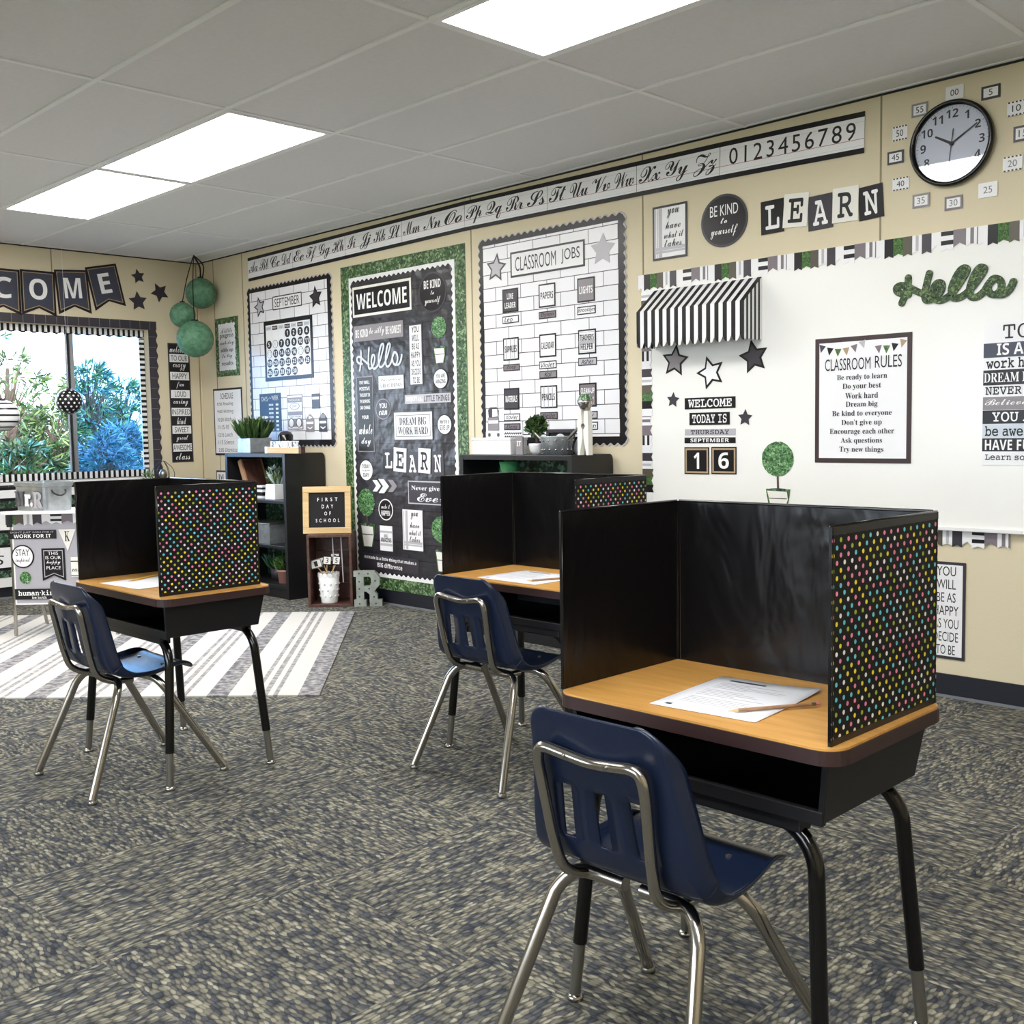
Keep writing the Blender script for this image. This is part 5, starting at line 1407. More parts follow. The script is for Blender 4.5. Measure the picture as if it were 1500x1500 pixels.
# ================================================================== student desks
def rrect(x0, x1, y0, y1, r, n=6):
    pts = []
    for cx, cy, a0 in ((x1 - r, y0 + r, -PI / 2), (x1 - r, y1 - r, 0), (x0 + r, y1 - r, PI / 2), (x0 + r, y0 + r, PI)):
        for i in range(n + 1):
            a = a0 + PI / 2 * i / n
            pts.append((cx + r * math.cos(a), cy + r * math.sin(a)))
    return pts
DH = .67
def desk(label, x, y, W, D=.44):
    t = thing('student_desk', label, 'desk', Matrix.Translation((x, y, 0)), 'student desks with privacy screens')
    MB().prism(rrect(-W / 2 + .003, W / 2 - .003, -D / 2 + .003, D / 2 - .003, .045), DH - .004, DH).build('desktop', 'oak_laminate', t)
    MB().prism(rrect(-W / 2, W / 2, -D / 2, D / 2, .048), DH - .03, DH - .004).build('edge_band', 'edge_brown', t, bevel=.004)
    # book box: open at the front, sides taper down
    w1, w0 = W / 2 - .03, W / 2 - .045
    zt, zb = DH - .03, .525
    y0, y1 = -D / 2 + .025, D / 2 - .025
    k = .012
    mb = MB()
    for s in (-1, 1):
        v = [(s * w1, y0, zt), (s * w1, y1, zt), (s * w0, y1 - .02, zb), (s * w0, y0 + .012, zb)]
        v += [(p[0] - s * k, p[1], p[2]) for p in v]
        mb.add(v, [(0, 1, 2, 3), (7, 6, 5, 4), (0, 4, 5, 1), (1, 5, 6, 2), (2, 6, 7, 3), (3, 7, 4, 0)])
    mb.add([(-w1, y1, zt), (w1, y1, zt), (w0, y1 - .02, zb), (-w0, y1 - .02, zb), (-w1, y1 - k, zt), (w1, y1 - k, zt), (w0, y1 - .02 - k, zb), (-w0, y1 - .02 - k, zb)], [(0, 1, 2, 3), (7, 6, 5, 4), (0, 4, 5, 1), (3, 2, 6, 7)])
    mb.box(-w0, w0, y0 + .012, y1 - .02, zb, zb + .008)
    mb.box(-w0, w0, y0 + .008, y0 + .022, zb - .004, zb + .022)
    mb.build('book_box', 'black_laminate', t, fix=False, bevel=.0015)
    # legs bend out from under the box at both ends
    fx, fy = W / 2 - .035, D / 2 - .02
    for sy in (-1, 1):
        MB().box(-W * .36, W * .36, sy * (fy - .04) - .02, sy * (fy - .04) + .02, zb - .03, zb).build('leg_bracket', 'black_steel', t, bevel=.004)
        for sx in (-1, 1):
            yb = sy * (fy - .04)
            pth = [(sx * .10, yb, zb - .016), (sx * (fx - .12), yb, zb - .016)]
            pth += [(sx * (fx - .12 + .09 * math.sin(a)), yb + sy * .006 * a, zb - .016 - .09 * (1 - math.cos(a))) for a in [PI / 2 * i / 8 for i in range(1, 9)]]
            yf = sy * fy
            top = Vector(pth[-1]); ft = Vector((sx * fx, yf, .012))
            kk = top + (ft - top) * .72
            leg = MB().tube(pth + [tuple(kk)], .0155, 14).build('leg', 'black_gloss', t)
            MB().tube([tuple(top + (ft - top) * .70), tuple(ft)], .0125, 12).build('leg_extension', 'steel_grey', leg)
            MB().lathe([(0, 0), (.017, 0), (.019, .006), (.012, .014), (0, .016)], (ft.x, ft.y, .0), 16).build('glide', 'chrome', leg)
    return t
def screen(label, x0, x1, yf, yb, sxl=.0, sxr=.0, H=.377):
    """three standing panels: left, back and right; dotted cloth outside"""
    zc = DH + .0005
    t = thing('privacy_screen', label, 'privacy screen', Matrix.Translation(((x0 + x1) / 2, yb, zc)), 'black folding privacy screens on the desks')
    W = x1 - x0
    th = .006
    def panel(name, a, b, outward):
        a, b = Vector((a[0], a[1], 0)), Vector((b[0], b[1], 0))
        d = (b - a).normalized(); nrm = Vector((d.y, -d.x, 0))
        if nrm.dot(Vector(outward)) < 0: nrm = -nrm
        up = Vector((0, 0, H))
        o = nrm * th / 2
        vs = [a - o, b - o, b - o + up, a - o + up, a + o, b + o, b + o + up, a + o + up]
        mb = MB()
        mb.add(vs, [(0, 1, 2, 3)], 0); mb.add(vs, [(7, 6, 5, 4)], 1); mb.add(vs, [(0, 4, 5, 1), (1, 5, 6, 2), (2, 6, 7, 3), (3, 7, 4, 0)], 0)
        # keep cloth dots clear of the seam at the rim
        ob = mb.build(name, ['black_vinyl', 'polka_dot_fabric'], t, fix=True)
        e = MB().tube([a + d * .004, a + d * .004 + up, b - d * .004 + up, b - d * .004], .0042, 8)
        e.build('piping', 'black_gloss', ob)
        q = nrm * (th / 2 + .0006)
        for za, zb2 in ((0, .012), (H - .014, H)):
            f = MB().add([a + q + Vector((0, 0, za)), b + q + Vector((0, 0, za)), b + q + Vector((0, 0, zb2)), a + q + Vector((0, 0, zb2))], [(0, 1, 2, 3)])
            f.build('hem', 'black_card', ob)
        return ob
    dl = -(yb - yf)
    panel('side_panel', (-W / 2 + sxl, dl), (-W / 2, 0), (-1, 0, 0))
    panel('back_panel', (-W / 2 + .005, 0), (W / 2 - .005, 0), (0, 1, 0))
    panel('side_panel', (W / 2 + sxr, dl), (W / 2, 0), (1, 0, 0))
    return t
def sheet(label, cx, cy, w, h, rot, lines=True, n=1, group='worksheets on the desks'):
    t = thing('worksheet', label, 'paper', Matrix.Translation((cx, cy, DH + .0006)) @ Matrix.Rotation(rot, 4, 'Z'), group)
    # a sheet with a slightly lifted corner
    mb = MB(); N = 8
    vs = []
    for j in range(N + 1):
        for i in range(N + 1):
            x, y = -w / 2 + w * i / N, -h / 2 + h * j / N
            e = max(0, (i / N + j / N) - 1.45)
            vs.append((x, y, .0012 + .02 * e * e))
    fs = [(j * (N + 1) + i, j * (N + 1) + i + 1, (j + 1) * (N + 1) + i + 1, (j + 1) * (N + 1) + i) for j in range(N) for i in range(N)]
    mb.add(vs, fs, 0, True)
    mb.build('page', 'paper_white', t, solid=.0006)
    if lines:
        mb = MB(); random.seed(int(cx * 50))
        mb.rect(-w * .34, w * .02, h * .38, h * .415, .0017, .0019)
        for i in range(17):
            y = h * (.31 - i * .038)
            if i % 6 == 5: continue
            mb.rect(-w * .36, w * (-.1 + .44 * random.random()), y, y + h * .008, .0017, .0019, 1)
        mb.rect(-w * .40, -w * .34, -h * .44, -h * .40, .0017, .0019, 2)
        mb.build('printed_lines', ['slate_card', 'light_grey_card', 'blue_slate_card'], t)
    return t
def pencil(label, a, b, z, col='yellow_paint'):
    A, B = Vector((a[0], a[1], z)), Vector((b[0], b[1], z))
    t = thing('pencil', label, 'pencil', Matrix.Translation(A), 'pencils on the worksheets')
    d = (B - A); L = d.length; d.normalize()
    r = .0036
    MB().tube([tuple(d * L * .10), tuple(d * L * .90)], r, 6).build('shaft', col, t)
    MB().tube([tuple(d * L * .012), tuple(d * L * .10)], [.0008, r], 8).build('sharpened_tip', 'pine_wood', t)
    MB().tube([(0, 0, 0), tuple(d * L * .02)], [.0002, .0011], 6).build('lead', 'ink', t)
    MB().tube([tuple(d * L * .90), tuple(d * L * .95)], r * 1.03, 12).build('ferrule', 'steel_grey', t)
    MB().tube([tuple(d * L * .95), tuple(d * L)], r * .95, 10).build('eraser', 'pink_rubber', t)

# right (nearest) desk
desk('nearest student desk, oak top with screen, at the right', 7.297, -2.823, .652)
screen('nearest privacy screen, dotted outside, on the right desk', 6.982, 7.602, -3.02, -2.617, -.004, -.006)
# middle desk
desk('middle student desk by the welcome board, between the other two', 5.745, -1.788, .70)
screen('privacy screen on the middle desk, dots seen above the nearest screen', 5.41, 6.095, -1.985, -1.60)
# left desk
desk('left student desk standing in front of the striped rug', 4.755, -2.772, .735)
screen('privacy screen on the left desk, dotted side towards the room', 4.40, 5.062, -2.968, -2.575)

# papers and pencils
def on_desk(px, py, dz=.003): return onZ(px, py, DH + dz)
def sheet_from(label, tl, tr, br, bl, **k):
    p = [on_desk(*q) for q in (tl, tr, br, bl)]
    c = (p[0] + p[1] + p[2] + p[3]) / 4
    w = ((p[1] - p[0]).length + (p[2] - p[3]).length) / 2; h = ((p[0] - p[3]).length + (p[1] - p[2]).length) / 2
    dx = (p[1] - p[0]) + (p[2] - p[3])
    return sheet(label, c.x, c.y, w, h, math.atan2(dx.y, dx.x), **k)
sheet_from('printed worksheet on the nearest desk, under a pencil', (1055, 990), (1196, 1010), (1115, 1060), (955, 1029))
a, b = on_desk(1067, 1042, .006), on_desk(1201, 1031, .006)
pencil('pencil across the worksheet on the nearest desk', a, b, DH + .0066, 'tan_wood')
sheet_from('printed worksheet on the middle desk', (768, 834), (850, 845), (788, 856), (700, 846))
a, b = on_desk(772, 851, .006), on_desk(838, 846, .006)
pencil('pencil across the worksheet on the middle desk', a, b, DH + .0066, 'tan_wood')
sheet_from('blank looking worksheet on the left desk, half behind its screen', (214, 843), (262, 848), (236, 866), (169, 853), lines=False)
a, b = on_desk(188, 851.5, .006), on_desk(252, 838, .006)
pencil('yellow pencil above the worksheet on the left desk', a, b, DH + .0066)

# ================================================================== chairs
def chair(label, x, y, rot=0.0):
    t = thing('school_chair', label, 'chair', Matrix.Translation((x, y, 0)) @ Matrix.Rotation(rot, 4, 'Z'), 'navy plastic school chairs')
    prof = [(-.208, .715), (-.203, .69), (-.190, .62), (-.176, .55), (-.162, .475), (-.143, .422), (-.105, .398), (-.05, .388), (.01, .386), (.07, .394), (.125, .404), (.160, .398), (.178, .380)]
    pr = [Vector((p[0], p[1], 0)) for p in prof]
    pp = catmull(pr, 6)
    n = len(pp)
    cum = [0]
    for i in range(1, n): cum.append(cum[-1] + (pp[i] - pp[i - 1]).length)
    tot = cum[-1]
    bend = 31
    E = [-1, -.97, -.94, -.91, -.88, -.85, -.82, -.76, -.68, -.58, -.465, -.335, -.2, -.065, .065, .2, .335, .465, .58, .68, .76, .82, .85, .88, .91, .94, .97, 1]
    def hw(i):
        s = cum[i]
        w = .150 + .050 * min(1, s / .29) - .03 * max(0, (s - .36) / (tot - .36))
        rc = .045
        for a in (s, tot - s):
            if a < rc: w -= rc - math.sqrt(max(0, rc * rc - (rc - a) ** 2))
        return w
    grid = []
    for i in range(n):
        tg = (pp[min(n - 1, i + 1)] - pp[max(0, i - 1)]).normalized()
        nx, nz = -tg.y, tg.x           # towards the sitter
        row = []
        w = hw(i)
        for e in E:
            q = abs(e); sg = 1 if e > 0 else -1
            if q <= .82: X, lift = w * .93 * q / .82, .006 * (q / .82) ** 2
            else:
                k = (q - .82) / .18
                X, lift = w * (.93 + .07 * math.sin(k * PI / 2)), 0.006 + .038 * (1 - math.cos(k * PI / 2))
            a = min(cum[i], tot - cum[i]); fd = min(1, a / .09); lift *= .12 + .88 * fd * fd * (3 - 2 * fd)
            if i > bend: lift *= 1 - .58 * min(1, (i - bend) / 10)
            row.append((sg * X, pp[i].x + nx * lift, pp[i].y + nz * lift))
        grid.append(row)
    ne = len(E)
    def part(name, i0, i1):
        mb = MB()
        vs = [v for r in grid[i0:i1 + 1] for v in r]
        fs = []
        for i in range(i1 - i0):
            for j in range(ne - 1):
                zc = pp[i + i0].y
                mid = (E[j] + E[j + 1]) / 2
                if name == 'backrest' and .465 < zc < .585 and (abs(mid) < .05 or .36 < abs(mid) < .44): continue
                fs.append((i * ne + j, i * ne + j + 1, (i + 1) * ne + j + 1, (i + 1) * ne + j))
        mb.add(vs, fs, 0, True)
        return mb.build(name, 'navy_plastic', t, solid=.0055)
    bk = part('backrest', 0, bend); st = part('seat', bend, n - 1)
    # small dark rivets on the seat
    mb = MB()
    for sx in (-1, 1):
        mb.disc(sx * .09, .09, .006, .006, .400, .4035, 0, 12)
    mb.build('rivet', 'steel_grey', st)
    # chrome loop behind the backrest
    def yb(z):
        for i in range(n - 1):
            if pp[i].y >= z >= pp[i + 1].y:
                f = (pp[i].y - z) / max(1e-6, pp[i].y - pp[i + 1].y); return pp[i].x + (pp[i + 1].x - pp[i].x) * f
        return -.14
    pts = []
    off = .0195
    side = [(-.105, -.03, .366), (-.108, -.10, .372), (-.110, -.156, .402)] + [(-.112 - .012 * k, yb(z) - off, z) for k, z in ((.2, .46), (.5, .52), (.8, .58))]
    topc = [(-.122, yb(.62) - off, .618), (-.115, yb(.635) - off, .638), (-.098, yb(.645) - off, .645), (-.06, yb(.64) - off + .003, .640), (0, yb(.635) - off + .008, .633), (.06, yb(.64) - off + .003, .640), (.098, yb(.645) - off, .645), (.115, yb(.635) - off, .638), (.122, yb(.62) - off, .618)]
    pth = side + topc + [(-p[0], p[1], p[2]) for p in reversed(side)]
    MB().tube(catmull(pth, 6), .0108, 12).build('back_frame', 'chrome', t)
    mb = MB()
    for sx in (-1, 1): mb.ball((sx * .05, yb(.64) - off - .006, .640), .0045, 0, 10, 6)
    mb.build('screw', 'steel_grey', t)
    # legs: two bent tubes under the seat, each half a leg
    for sy, y0, zz, fy in ((-1, -.085, .370, -.245), (1, .03, .366, .245)):
        for sx in (-1, 1):
            A = Vector((sx * .02, y0, zz)); B = Vector((sx * .115, y0 + sy * .005, zz)); F = Vector((sx * .228, fy, .014))
            C = Vector((sx * .168, y0 + sy * .035, zz - .045))
            pth = [A, Vector((sx * .08, y0, zz))] + [B * (1 - k) ** 2 + Vector((sx * .150, y0 + sy * .012, zz - .002)) * 2 * k * (1 - k) + C * k * k for k in (0, .2, .4, .6, .8, 1)] + [C + (F - C) * .12, F]
            leg = MB().tube(pth, .0138, 14).build('leg', 'chrome', t)
            MB().lathe([(0, 0), (.015, 0), (.017, .006), (.012, .016), (0, .02)], (F.x, F.y, 0), 16).build('glide', 'steel_grey', leg)
    return t
chair('nearest navy school chair, cut by the lower edge, at the right desk', 7.275, -3.068)
chair('navy school chair at the middle desk', 5.76, -2.005)
chair('navy school chair at the left desk, its seat shining from the window', 4.80, -2.975)

# ================================================================== bookcases against the right wall
def bookcase(label, x0, x1, H, D=.36, shelves=(.74, .38), rw=True):
    t = thing('bookcase', label, 'bookcase', Matrix.Translation(((x0 + x1) / 2, 0, 0)), 'black open bookcases under the boards')
    w = (x1 - x0) / 2; k = .03
    g = -.012
    def side(s):
        # top rear corner rounded
        r = .03
        pts = [(-D, 0), (g, 0), (g, H - r)] + [(g - r + r * math.cos(a), H - r + r * math.sin(a)) for a in [PI / 2 * i / 6 for i in range(1, 7)]] + [(-D, H)]
        mb = MB().prism(pts, 0, k)
        M = Matrix(((0, 0, 1, s * w - (k if s > 0 else 0)), (1, 0, 0, 0), (0, 1, 0, 0), (0, 0, 0, 1)))
        return mb.xf(M).build('side_panel', 'black_laminate', t, bevel=.003)
    side(-1); side(1)
    MB().box(-w + k, w - k, -D, g - .005, H - k, H - .0005).build('top', 'black_laminate', t, bevel=.003)
    MB().box(-w + k, w - k, -D + .004, g - .01, .07, .07 + k).box(-w + k, w - k, -D + .012, -D + .03, 0, .07).build('base_shelf', 'black_laminate', t, bevel=.003)
    for z in shelves:
        MB().box(-w + k, w - k, -D + .006, g - .012, z - .025, z).build('shelf', 'black_laminate', t, bevel=.003)
        # a light edge strip along the front of the shelf
    MB().box(-w + k, w - k, g - .012, g, .07 + k, H - k).build('back_panel', 'boxwood_dark', t)
    return t
BH = 1.077
sh1, sh2 = onY(400, 733, -.355).z, onY(400, 799, -.355).z
BX0, BX1 = .97, 1.815
bookcase('left black bookcase lined with boxwood paper, near the corner', BX0, BX1, BH, shelves=(sh1, sh2))
CX0, CX1 = 3.715, 4.620
bookcase('right black bookcase behind the middle desk, under the jobs board', CX0, CX1, BH, shelves=(.74, .38))

def tuft(mb, c, r, n, L, W, nm, up=.8, z0=0):
    for _ in range(n):
        a = random.uniform(0, 2 * PI); q = random.random() ** .5 * r
        b = Vector((c[0] + q * math.cos(a), c[1] + q * math.sin(a), c[2] + z0))
        d = Vector((math.cos(a) * q / r * .9 + random.gauss(0, .25), math.sin(a) * q / r * .9 + random.gauss(0, .25), up))
        mb.leaf(b, d, (random.gauss(0, 1), random.gauss(0, 1), .2), L * random.uniform(.55, 1.1), W, random.randrange(nm))
    return mb
random.seed(11)
LV = ['leaf_dark', 'leaf_mid', 'leaf_light']
# --- on the left bookcase
yP = -.24
pL, pR = onY(357, 661, yP), onY(388, 661, yP)
pw = (pR.x - pL.x) * .62
pc = ((pL.x + pR.x) / 2 + .01, yP)
t = thing('potted_plant', 'leafy green plant in a square grey pot on the left bookcase', 'potted plant', Matrix.Translation((pc[0], pc[1], BH)))
MB().box(-pw / 2, pw / 2, -pw / 2, pw / 2, 0, .115).box(-pw / 2 + .008, pw / 2 - .008, -pw / 2 + .008, pw / 2 - .008, .09, .112).build('pot', 'galvanized', t, bevel=.005)
mb = MB(); tuft(mb, (0, 0, .11), pw * .55, 420, .17, .018, 3, 1.7)
mb.foliage((0, 0, .18), .09, 200, .055, .022, 3, .8)
mb.build('leaves', LV, t)
mgp = onY(419, 655, -.20)
t = thing('black_mug', 'tall black mug with a red topped pin, on the left bookcase', 'mug', Matrix.Translation((mgp.x, -.20, BH)))
MB().lathe([(0, 0), (.052, 0), (.056, .01), (.056, .135), (.05, .14), (.048, .13), (.048, .02), (0, .015)]).build('body', 'black_gloss', t)
MB().lathe([(.05, .138), (.04, .155), (.015, .163), (0, .165)], seg=20).build('contents', 'slate_card', t)
MB().tube([(-.066, -.01, .02), (-.064, -.01, .12)], .006, 8).build('pin', 'pale_blue_card', t)
MB().ball((-.064, -.01, .128), .012).build('pin_head', 'red_plastic', t)
fa, fb = onY(391, 662, -.31), onY(444, 661, -.31)
t = thing('word_block', 'pale wooden block with white cut out FARMHOUSE letters on the left bookcase', 'word block', Matrix(((1, 0, 0, (fa.x + fb.x) / 2), (0, 0, -1, -.31), (0, 1, 0, BH), (0, 0, 0, 1))))
fw = fb.x - fa.x
MB().box(-fw / 2 + .03, fw / 2 - .03, 0, .042, -.02, .02).build('base', 'pine_wood', t, bevel=.002)
MB().box(fw / 2 - .03, fw / 2, 0, .05, -.018, .018).build('end_cap', 'brown_wood', t)
MB().box(-fw / 2, -fw / 2 + .03, 0, .05, -.018, .018).build('end_cap', 'white_paint', t)
mb = MB(); mb.text('FARMHOUSE', 0, .066, fw * .78, .05, 'serif', 0, .004); n0 = len(mb.v)
mb.v = mb.v + [(x, y, -.004) for x, y, z in mb.v]; mb.f += [tuple(reversed([i + n0 for i in f])) for f in mb.f]; mb.m *= 2; mb.s *= 2
mb.build('lettering', 'white_paint', t)

# --- inside the left bookcase
p = onY(366, 704, -.22)
t = thing('wooden_tray', 'tilted brown wooden tray leaning inside the top of the left bookcase', 'wooden tray', Matrix.Translation((p.x + .04, -.2, sh1 + .172)) @ Matrix.Rotation(math.radians(-24), 4, 'Y'))
MB().box(-.012, .012, -.08, .08, -.15, .135).build('board', 'brown_wood', t)
MB().box(-.035, .012, -.095, -.08, -.15, .135).box(-.035, .012, .08, .095, -.15, .135).box(-.035, .012, -.08, .08, .12, .135).box(-.035, .012, -.08, .08, -.15, -.135).build('edges', 'tan_wood', t)
va, vb = onY(398, 731, -.26), onY(416, 731, -.26)
t = thing('vase', 'white square vase of pale green sprigs in the left bookcase', 'vase', Matrix.Translation(((va.x + vb.x) / 2 - .012, -.25, sh1 + .0003)))
vw = (vb.x - va.x) / 2 * .84
MB().add([(-vw * 1.02, -vw, 0), (vw * .94, -vw, 0), (vw * .94, vw, 0), (-vw, vw, 0), (-vw * .9, -vw * .9, .115), (vw * .86, -vw * .9, .115), (vw * .86, vw * .9, .115), (-vw * .9, vw * .9, .115)], [(3, 2, 1, 0), (4, 5, 6, 7), (0, 1, 5, 4), (1, 2, 6, 5), (2, 3, 7, 6), (3, 0, 4, 7)]).build('body', 'ceramic_white', t, bevel=.004)
mb = MB(); tuft(mb, (0, 0, .11), .035, 110, .13, .02, 3, 1.5); mb.foliage((-.025, 0, .19), .05, 110, .045, .02, 3, .8, 0)
mb.build('leaves', ['leaf_mid', 'leaf_light', 'pale_blue_card'], t)
ga = onY(383, 730, -.27)
t = thing('striped_tin', 'small black and white banded tin beside the white vase', 'tin', Matrix.Translation((ga.x, -.25, sh1)))
MB().box(-.045, .045, -.04, .04, 0, .10).build('body', 'white_card', t, bevel=.003)
MB().box(-.0455, .0455, -.0405, .0405, .022, .05).box(-.0455, .0455, -.0405, .0405, .07, .085).build('bands', 'black_card', t)
ba, bb, bc = onY(362, 796, -.27), onY(404, 796, -.27), onY(417, 796, -.12)
t = thing('storage_bin', 'grey metal storage bin on the middle shelf of the left bookcase', 'bin', Matrix.Translation(((ba.x + bb.x) / 2, -.2, sh2 + .0005)))
bw2 = (bb.x - ba.x) / 2
MB().add([(s * bw2 * k, q * .12 * k, z) for z, k in ((0, .96), (.145, 1.02)) for s, q in ((-1, -1), (1, -1), (1, 1), (-1, 1))], [(3, 2, 1, 0), (0, 1, 5, 4), (1, 2, 6, 5), (2, 3, 7, 6), (3, 0, 4, 7)]).build('body', 'galvanized', t, solid=.004)
MB().box(-bw2 * 1.05, bw2 * 1.05, -.127, .127, .145, .155).build('rim', 'steel_grey', t, bevel=.003)
MB().tube(catmull([(-.03, -.125, .10), (-.02, -.14, .085), (.02, -.14, .085), (.03, -.125, .10)], 5), .004, 6).build('handle', 'black_steel', t)
pp_ = onY(417, 868, -.3)
t = thing('potted_plant', 'green plant in a pink clay pot at the bottom of the left bookcase', 'potted plant', Matrix.Translation((pp_.x - .06, -.26, .1005)))
MB().lathe([(0, 0), (.04, 0), (.05, .085), (.053, .085), (.053, .1), (.044, .1), (.04, .08), (0, .075)]).build('pot', 'terracotta_pink', t)
mb = MB(); tuft(mb, (0, 0, .09), .045, 150, .10, .026, 3, 1.1); mb.foliage((0, 0, .15), .055, 120, .04, .028, 3, .7, .1)
mb.build('leaves', ['bright_leaf_print', 'leaf_mid', 'leaf_light'], t)
t = thing('potted_fern', 'darker fern behind the pink potted plant in the left bookcase', 'potted plant', Matrix.Translation((pp_.x - .25, -.19, .1005)))
MB().lathe([(0, 0), (.05, 0), (.06, .09), (.054, .09), (.05, .075), (0, .07)]).build('pot', 'slate_card', t)
mb = MB(); tuft(mb, (0, 0, .08), .05, 170, .14, .02, 3, 1.3); mb.build('leaves', ['leaf_dark', 'leaf_mid', 'leaf_teal'], t)

# --- on the right bookcase
yb_ = -.25
def bx(px, y=yb_): return onY(px, 664, y).x
def bz(px, py, y=yb_): return onY(px, py, y).z
xa, xb = bx(699), bx(755)
hb = bz(727, 641) - BH
t = thing('white_box', 'long low white box on the right bookcase', 'box', Matrix.Translation(((xa + xb) / 2, -.22, BH)))
MB().box(-(xb - xa) / 2, (xb - xa) / 2, -.07, .07, 0, hb * .84).build('body', 'white_paint', t, bevel=.003)
MB().box(-(xb - xa) / 2 - .003, (xb - xa) / 2 + .003, -.073, .073, hb * .84, hb).build('lid', 'white_paint', t, bevel=.003)
xa, xb = bx(713, -.10), bx(766, -.10)
za, zb = 0, bz(740, 632, -.10) - BH
t = thing('patterned_card', 'white card with dark patterned edge standing behind the white box', 'card', Matrix(((1, 0, 0, (xa + xb) / 2), (0, 0, -1, -.10), (0, 1, 0, BH), (0, 0, 0, 1))))
W2 = (xb - xa) / 2
MB().rect(-W2, W2, 0, zb, 0, .004).build('card', 'white_card', t)
mb = MB()
for i in range(9):
    for j in range(2):
        x = W2 * .02 + i * W2 * .105
        mb.prism([(x, zb - .018 - j * .02), (x + .012, zb - .003 - j * .02), (x + .02, zb - .012 - j * .02), (x + .008, zb - .02 - j * .02)], .004, .0045)
for cx in (-.8, -.3): mb.disc(cx * W2, zb - .02, .014, .014, .004, .0045, 1, 18).disc(cx * W2, zb - .02, .008, .008, .0045, .0048, 0, 14)
mb.build('pattern', ['slate_card', 'grey_card'], t)
xa, xb = bx(756.5, -.31), bx(766.5, -.31)
hz = bz(761, 639.5, -.31) - BH
t = thing('grey_tag', 'small grey upright tag with white letters beside the white box', 'tag', Matrix(((1, 0, 0, (xa + xb) / 2), (0, 0, -1, -.31), (0, 1, 0, BH), (0, 0, 0, 1))))
MB().rect(-(xb - xa) / 2, (xb - xa) / 2, 0, hz, -.006, .006).build('card', 'grey_card', t)
MB().text('IT', 0, hz * .62, (xb - xa) * .6, hz * .28, 'bold', 0, .0066).build('lettering', 'white_ink', t)
c = onY(785.6, 624.5, -.24); rr = 13 * (c - CAM).dot(_f) / FPX
xa, xb = bx(773.7, -.24), bx(793.2, -.24)
t = thing('topiary_plant', 'small ball topiary in a white bowl on the right bookcase', 'potted plant', Matrix.Translation((c.x, -.24, BH)))
R2 = (xb - xa) / 2 * .86
hB = bz(783, 649.5, -.24) - BH
MB().lathe([(0, 0), (R2 * .55, 0), (R2 * .9, hB * .35), (R2, hB * .8), (R2, hB), (R2 * .9, hB), (R2 * .88, hB * .8), (0, hB * .75)]).build('bowl', 'ceramic_white', t)
MB().tube([(0, 0, hB * .7), (.002, 0, c.z - BH - rr * .6)], .006, 8).build('stem', 'bark', t)
mb = MB().ball((0, 0, c.z - BH), rr * .82, 0); mb.foliage((0, 0, c.z - BH), rr * .95, 420, .032, .02, 3)
mb.build('ball', LV, t)
xa, xb = bx(793.5, -.26), bx(839, -.26)
hK = bz(815, 639, -.26) - BH
t = thing('galvanized_bucket', 'oval galvanized bucket with rivets and side handles on the right bookcase', 'bucket', Matrix.Translation(((xa + xb) / 2, -.26, BH)))
R3 = (xb - xa) / 2 * .86
MB().lathe([(0, 0), (R3 * .9, 0), (R3 * 1.08, hK * .96), (R3 * 1.11, hK), (R3 * 1.05, hK), (R3 * .9, hK * .1), (0, hK * .08)], seg=36, sy=.62).build('body', 'galvanized', t)
mb = MB()
for i in range(14):
    a = 2 * PI * (i + .5) / 14
    for q, kk in ((.28, .96), (.78, 1.06)): mb.ball((R3 * kk * math.cos(a), R3 * kk * .62 * math.sin(a), hK * q), .006, 0, 8, 5)
mb.build('rivets', 'chrome', t)
for s in (-1, 1):
    MB().tube([(s * R3 * 1.02, -.02, hK * .86), (s * (R3 * 1.02 + .07), -.02, hK * 1.38)], .009, 10).build('handle', 'steel_grey', t)
xa, xb = bx(802, -.07), bx(841.5, -.07)
hF = bz(822, 628.5, -.07) - BH
t = thing('picture_frame', 'dark framed picture with a white disc behind the bucket', 'picture frame', Matrix(((1, 0, 0, (xa + xb) / 2), (0, 0, -1, -.07), (0, 1, 0, BH), (0, 0, 0, 1))))
W3 = (xb - xa) / 2
MB().frame(-W3, W3, 0, hF, .022, -.01, .012).build('frame', 'slate_card', t, bevel=.003)
MB().rect(-W3 + .02, W3 - .02, .02, hF - .02, -.006, .002).build('backing', 'black_card', t)
MB().disc(0, hF * .5, W3 * .42, W3 * .42, .002, .004).build('disc', 'white_card', t)
xa, xb = bx(849.5, -.30), bx(865, -.30)
hC = bz(857, 602, -.30) - BH
t = thing('giant_clothespin', 'oversized white wooden clothespin standing on the right bookcase', 'clothespin', Matrix(((1, 0, 0, (xa + xb) / 2), (0, 0, -1, -.30), (0, 1, 0, BH), (0, 0, 0, 1))))
Wc = (xb - xa) / 2
for s in (-1, 1):
    MB().prism([(s * Wc, 0), (s * Wc * .62, 0), (s * Wc * .12, hC * .40), (s * Wc * .10, hC * .58), (s * Wc * .42, hC * .66), (s * Wc * .16, hC * .74), (s * Wc * .30, hC), (s * Wc * .95, hC), (s * Wc * 1.0, hC * .5)], -.018, .018).build('jaw', 'cream_card', t, bevel=.002)
mb = MB()
mb.tube([(.012 * math.cos(a), hC * .66 + .012 * math.sin(a), -.02 + .04 * a / (8 * PI)) for a in [8 * PI * i / 60 for i in range(61)]], .0022, 6)
mb.build('spring', 'steel_grey', t)
c = onY(857.5, 590, -.30)
t = thing('tin_cactus', 'silver ribbed cup with a small green dome held above the clothespin', 'ornament', Matrix.Translation((c.x, -.30, BH + hC + .0005)))
ht = bz(857, 577, -.30) - BH - hC
MB().lathe([(0, 0), (.022, 0), (.042, ht * .45), (.046, ht * .62), (.03, ht * .62), (0, ht * .55)], seg=24).build('cup', 'chrome', t)
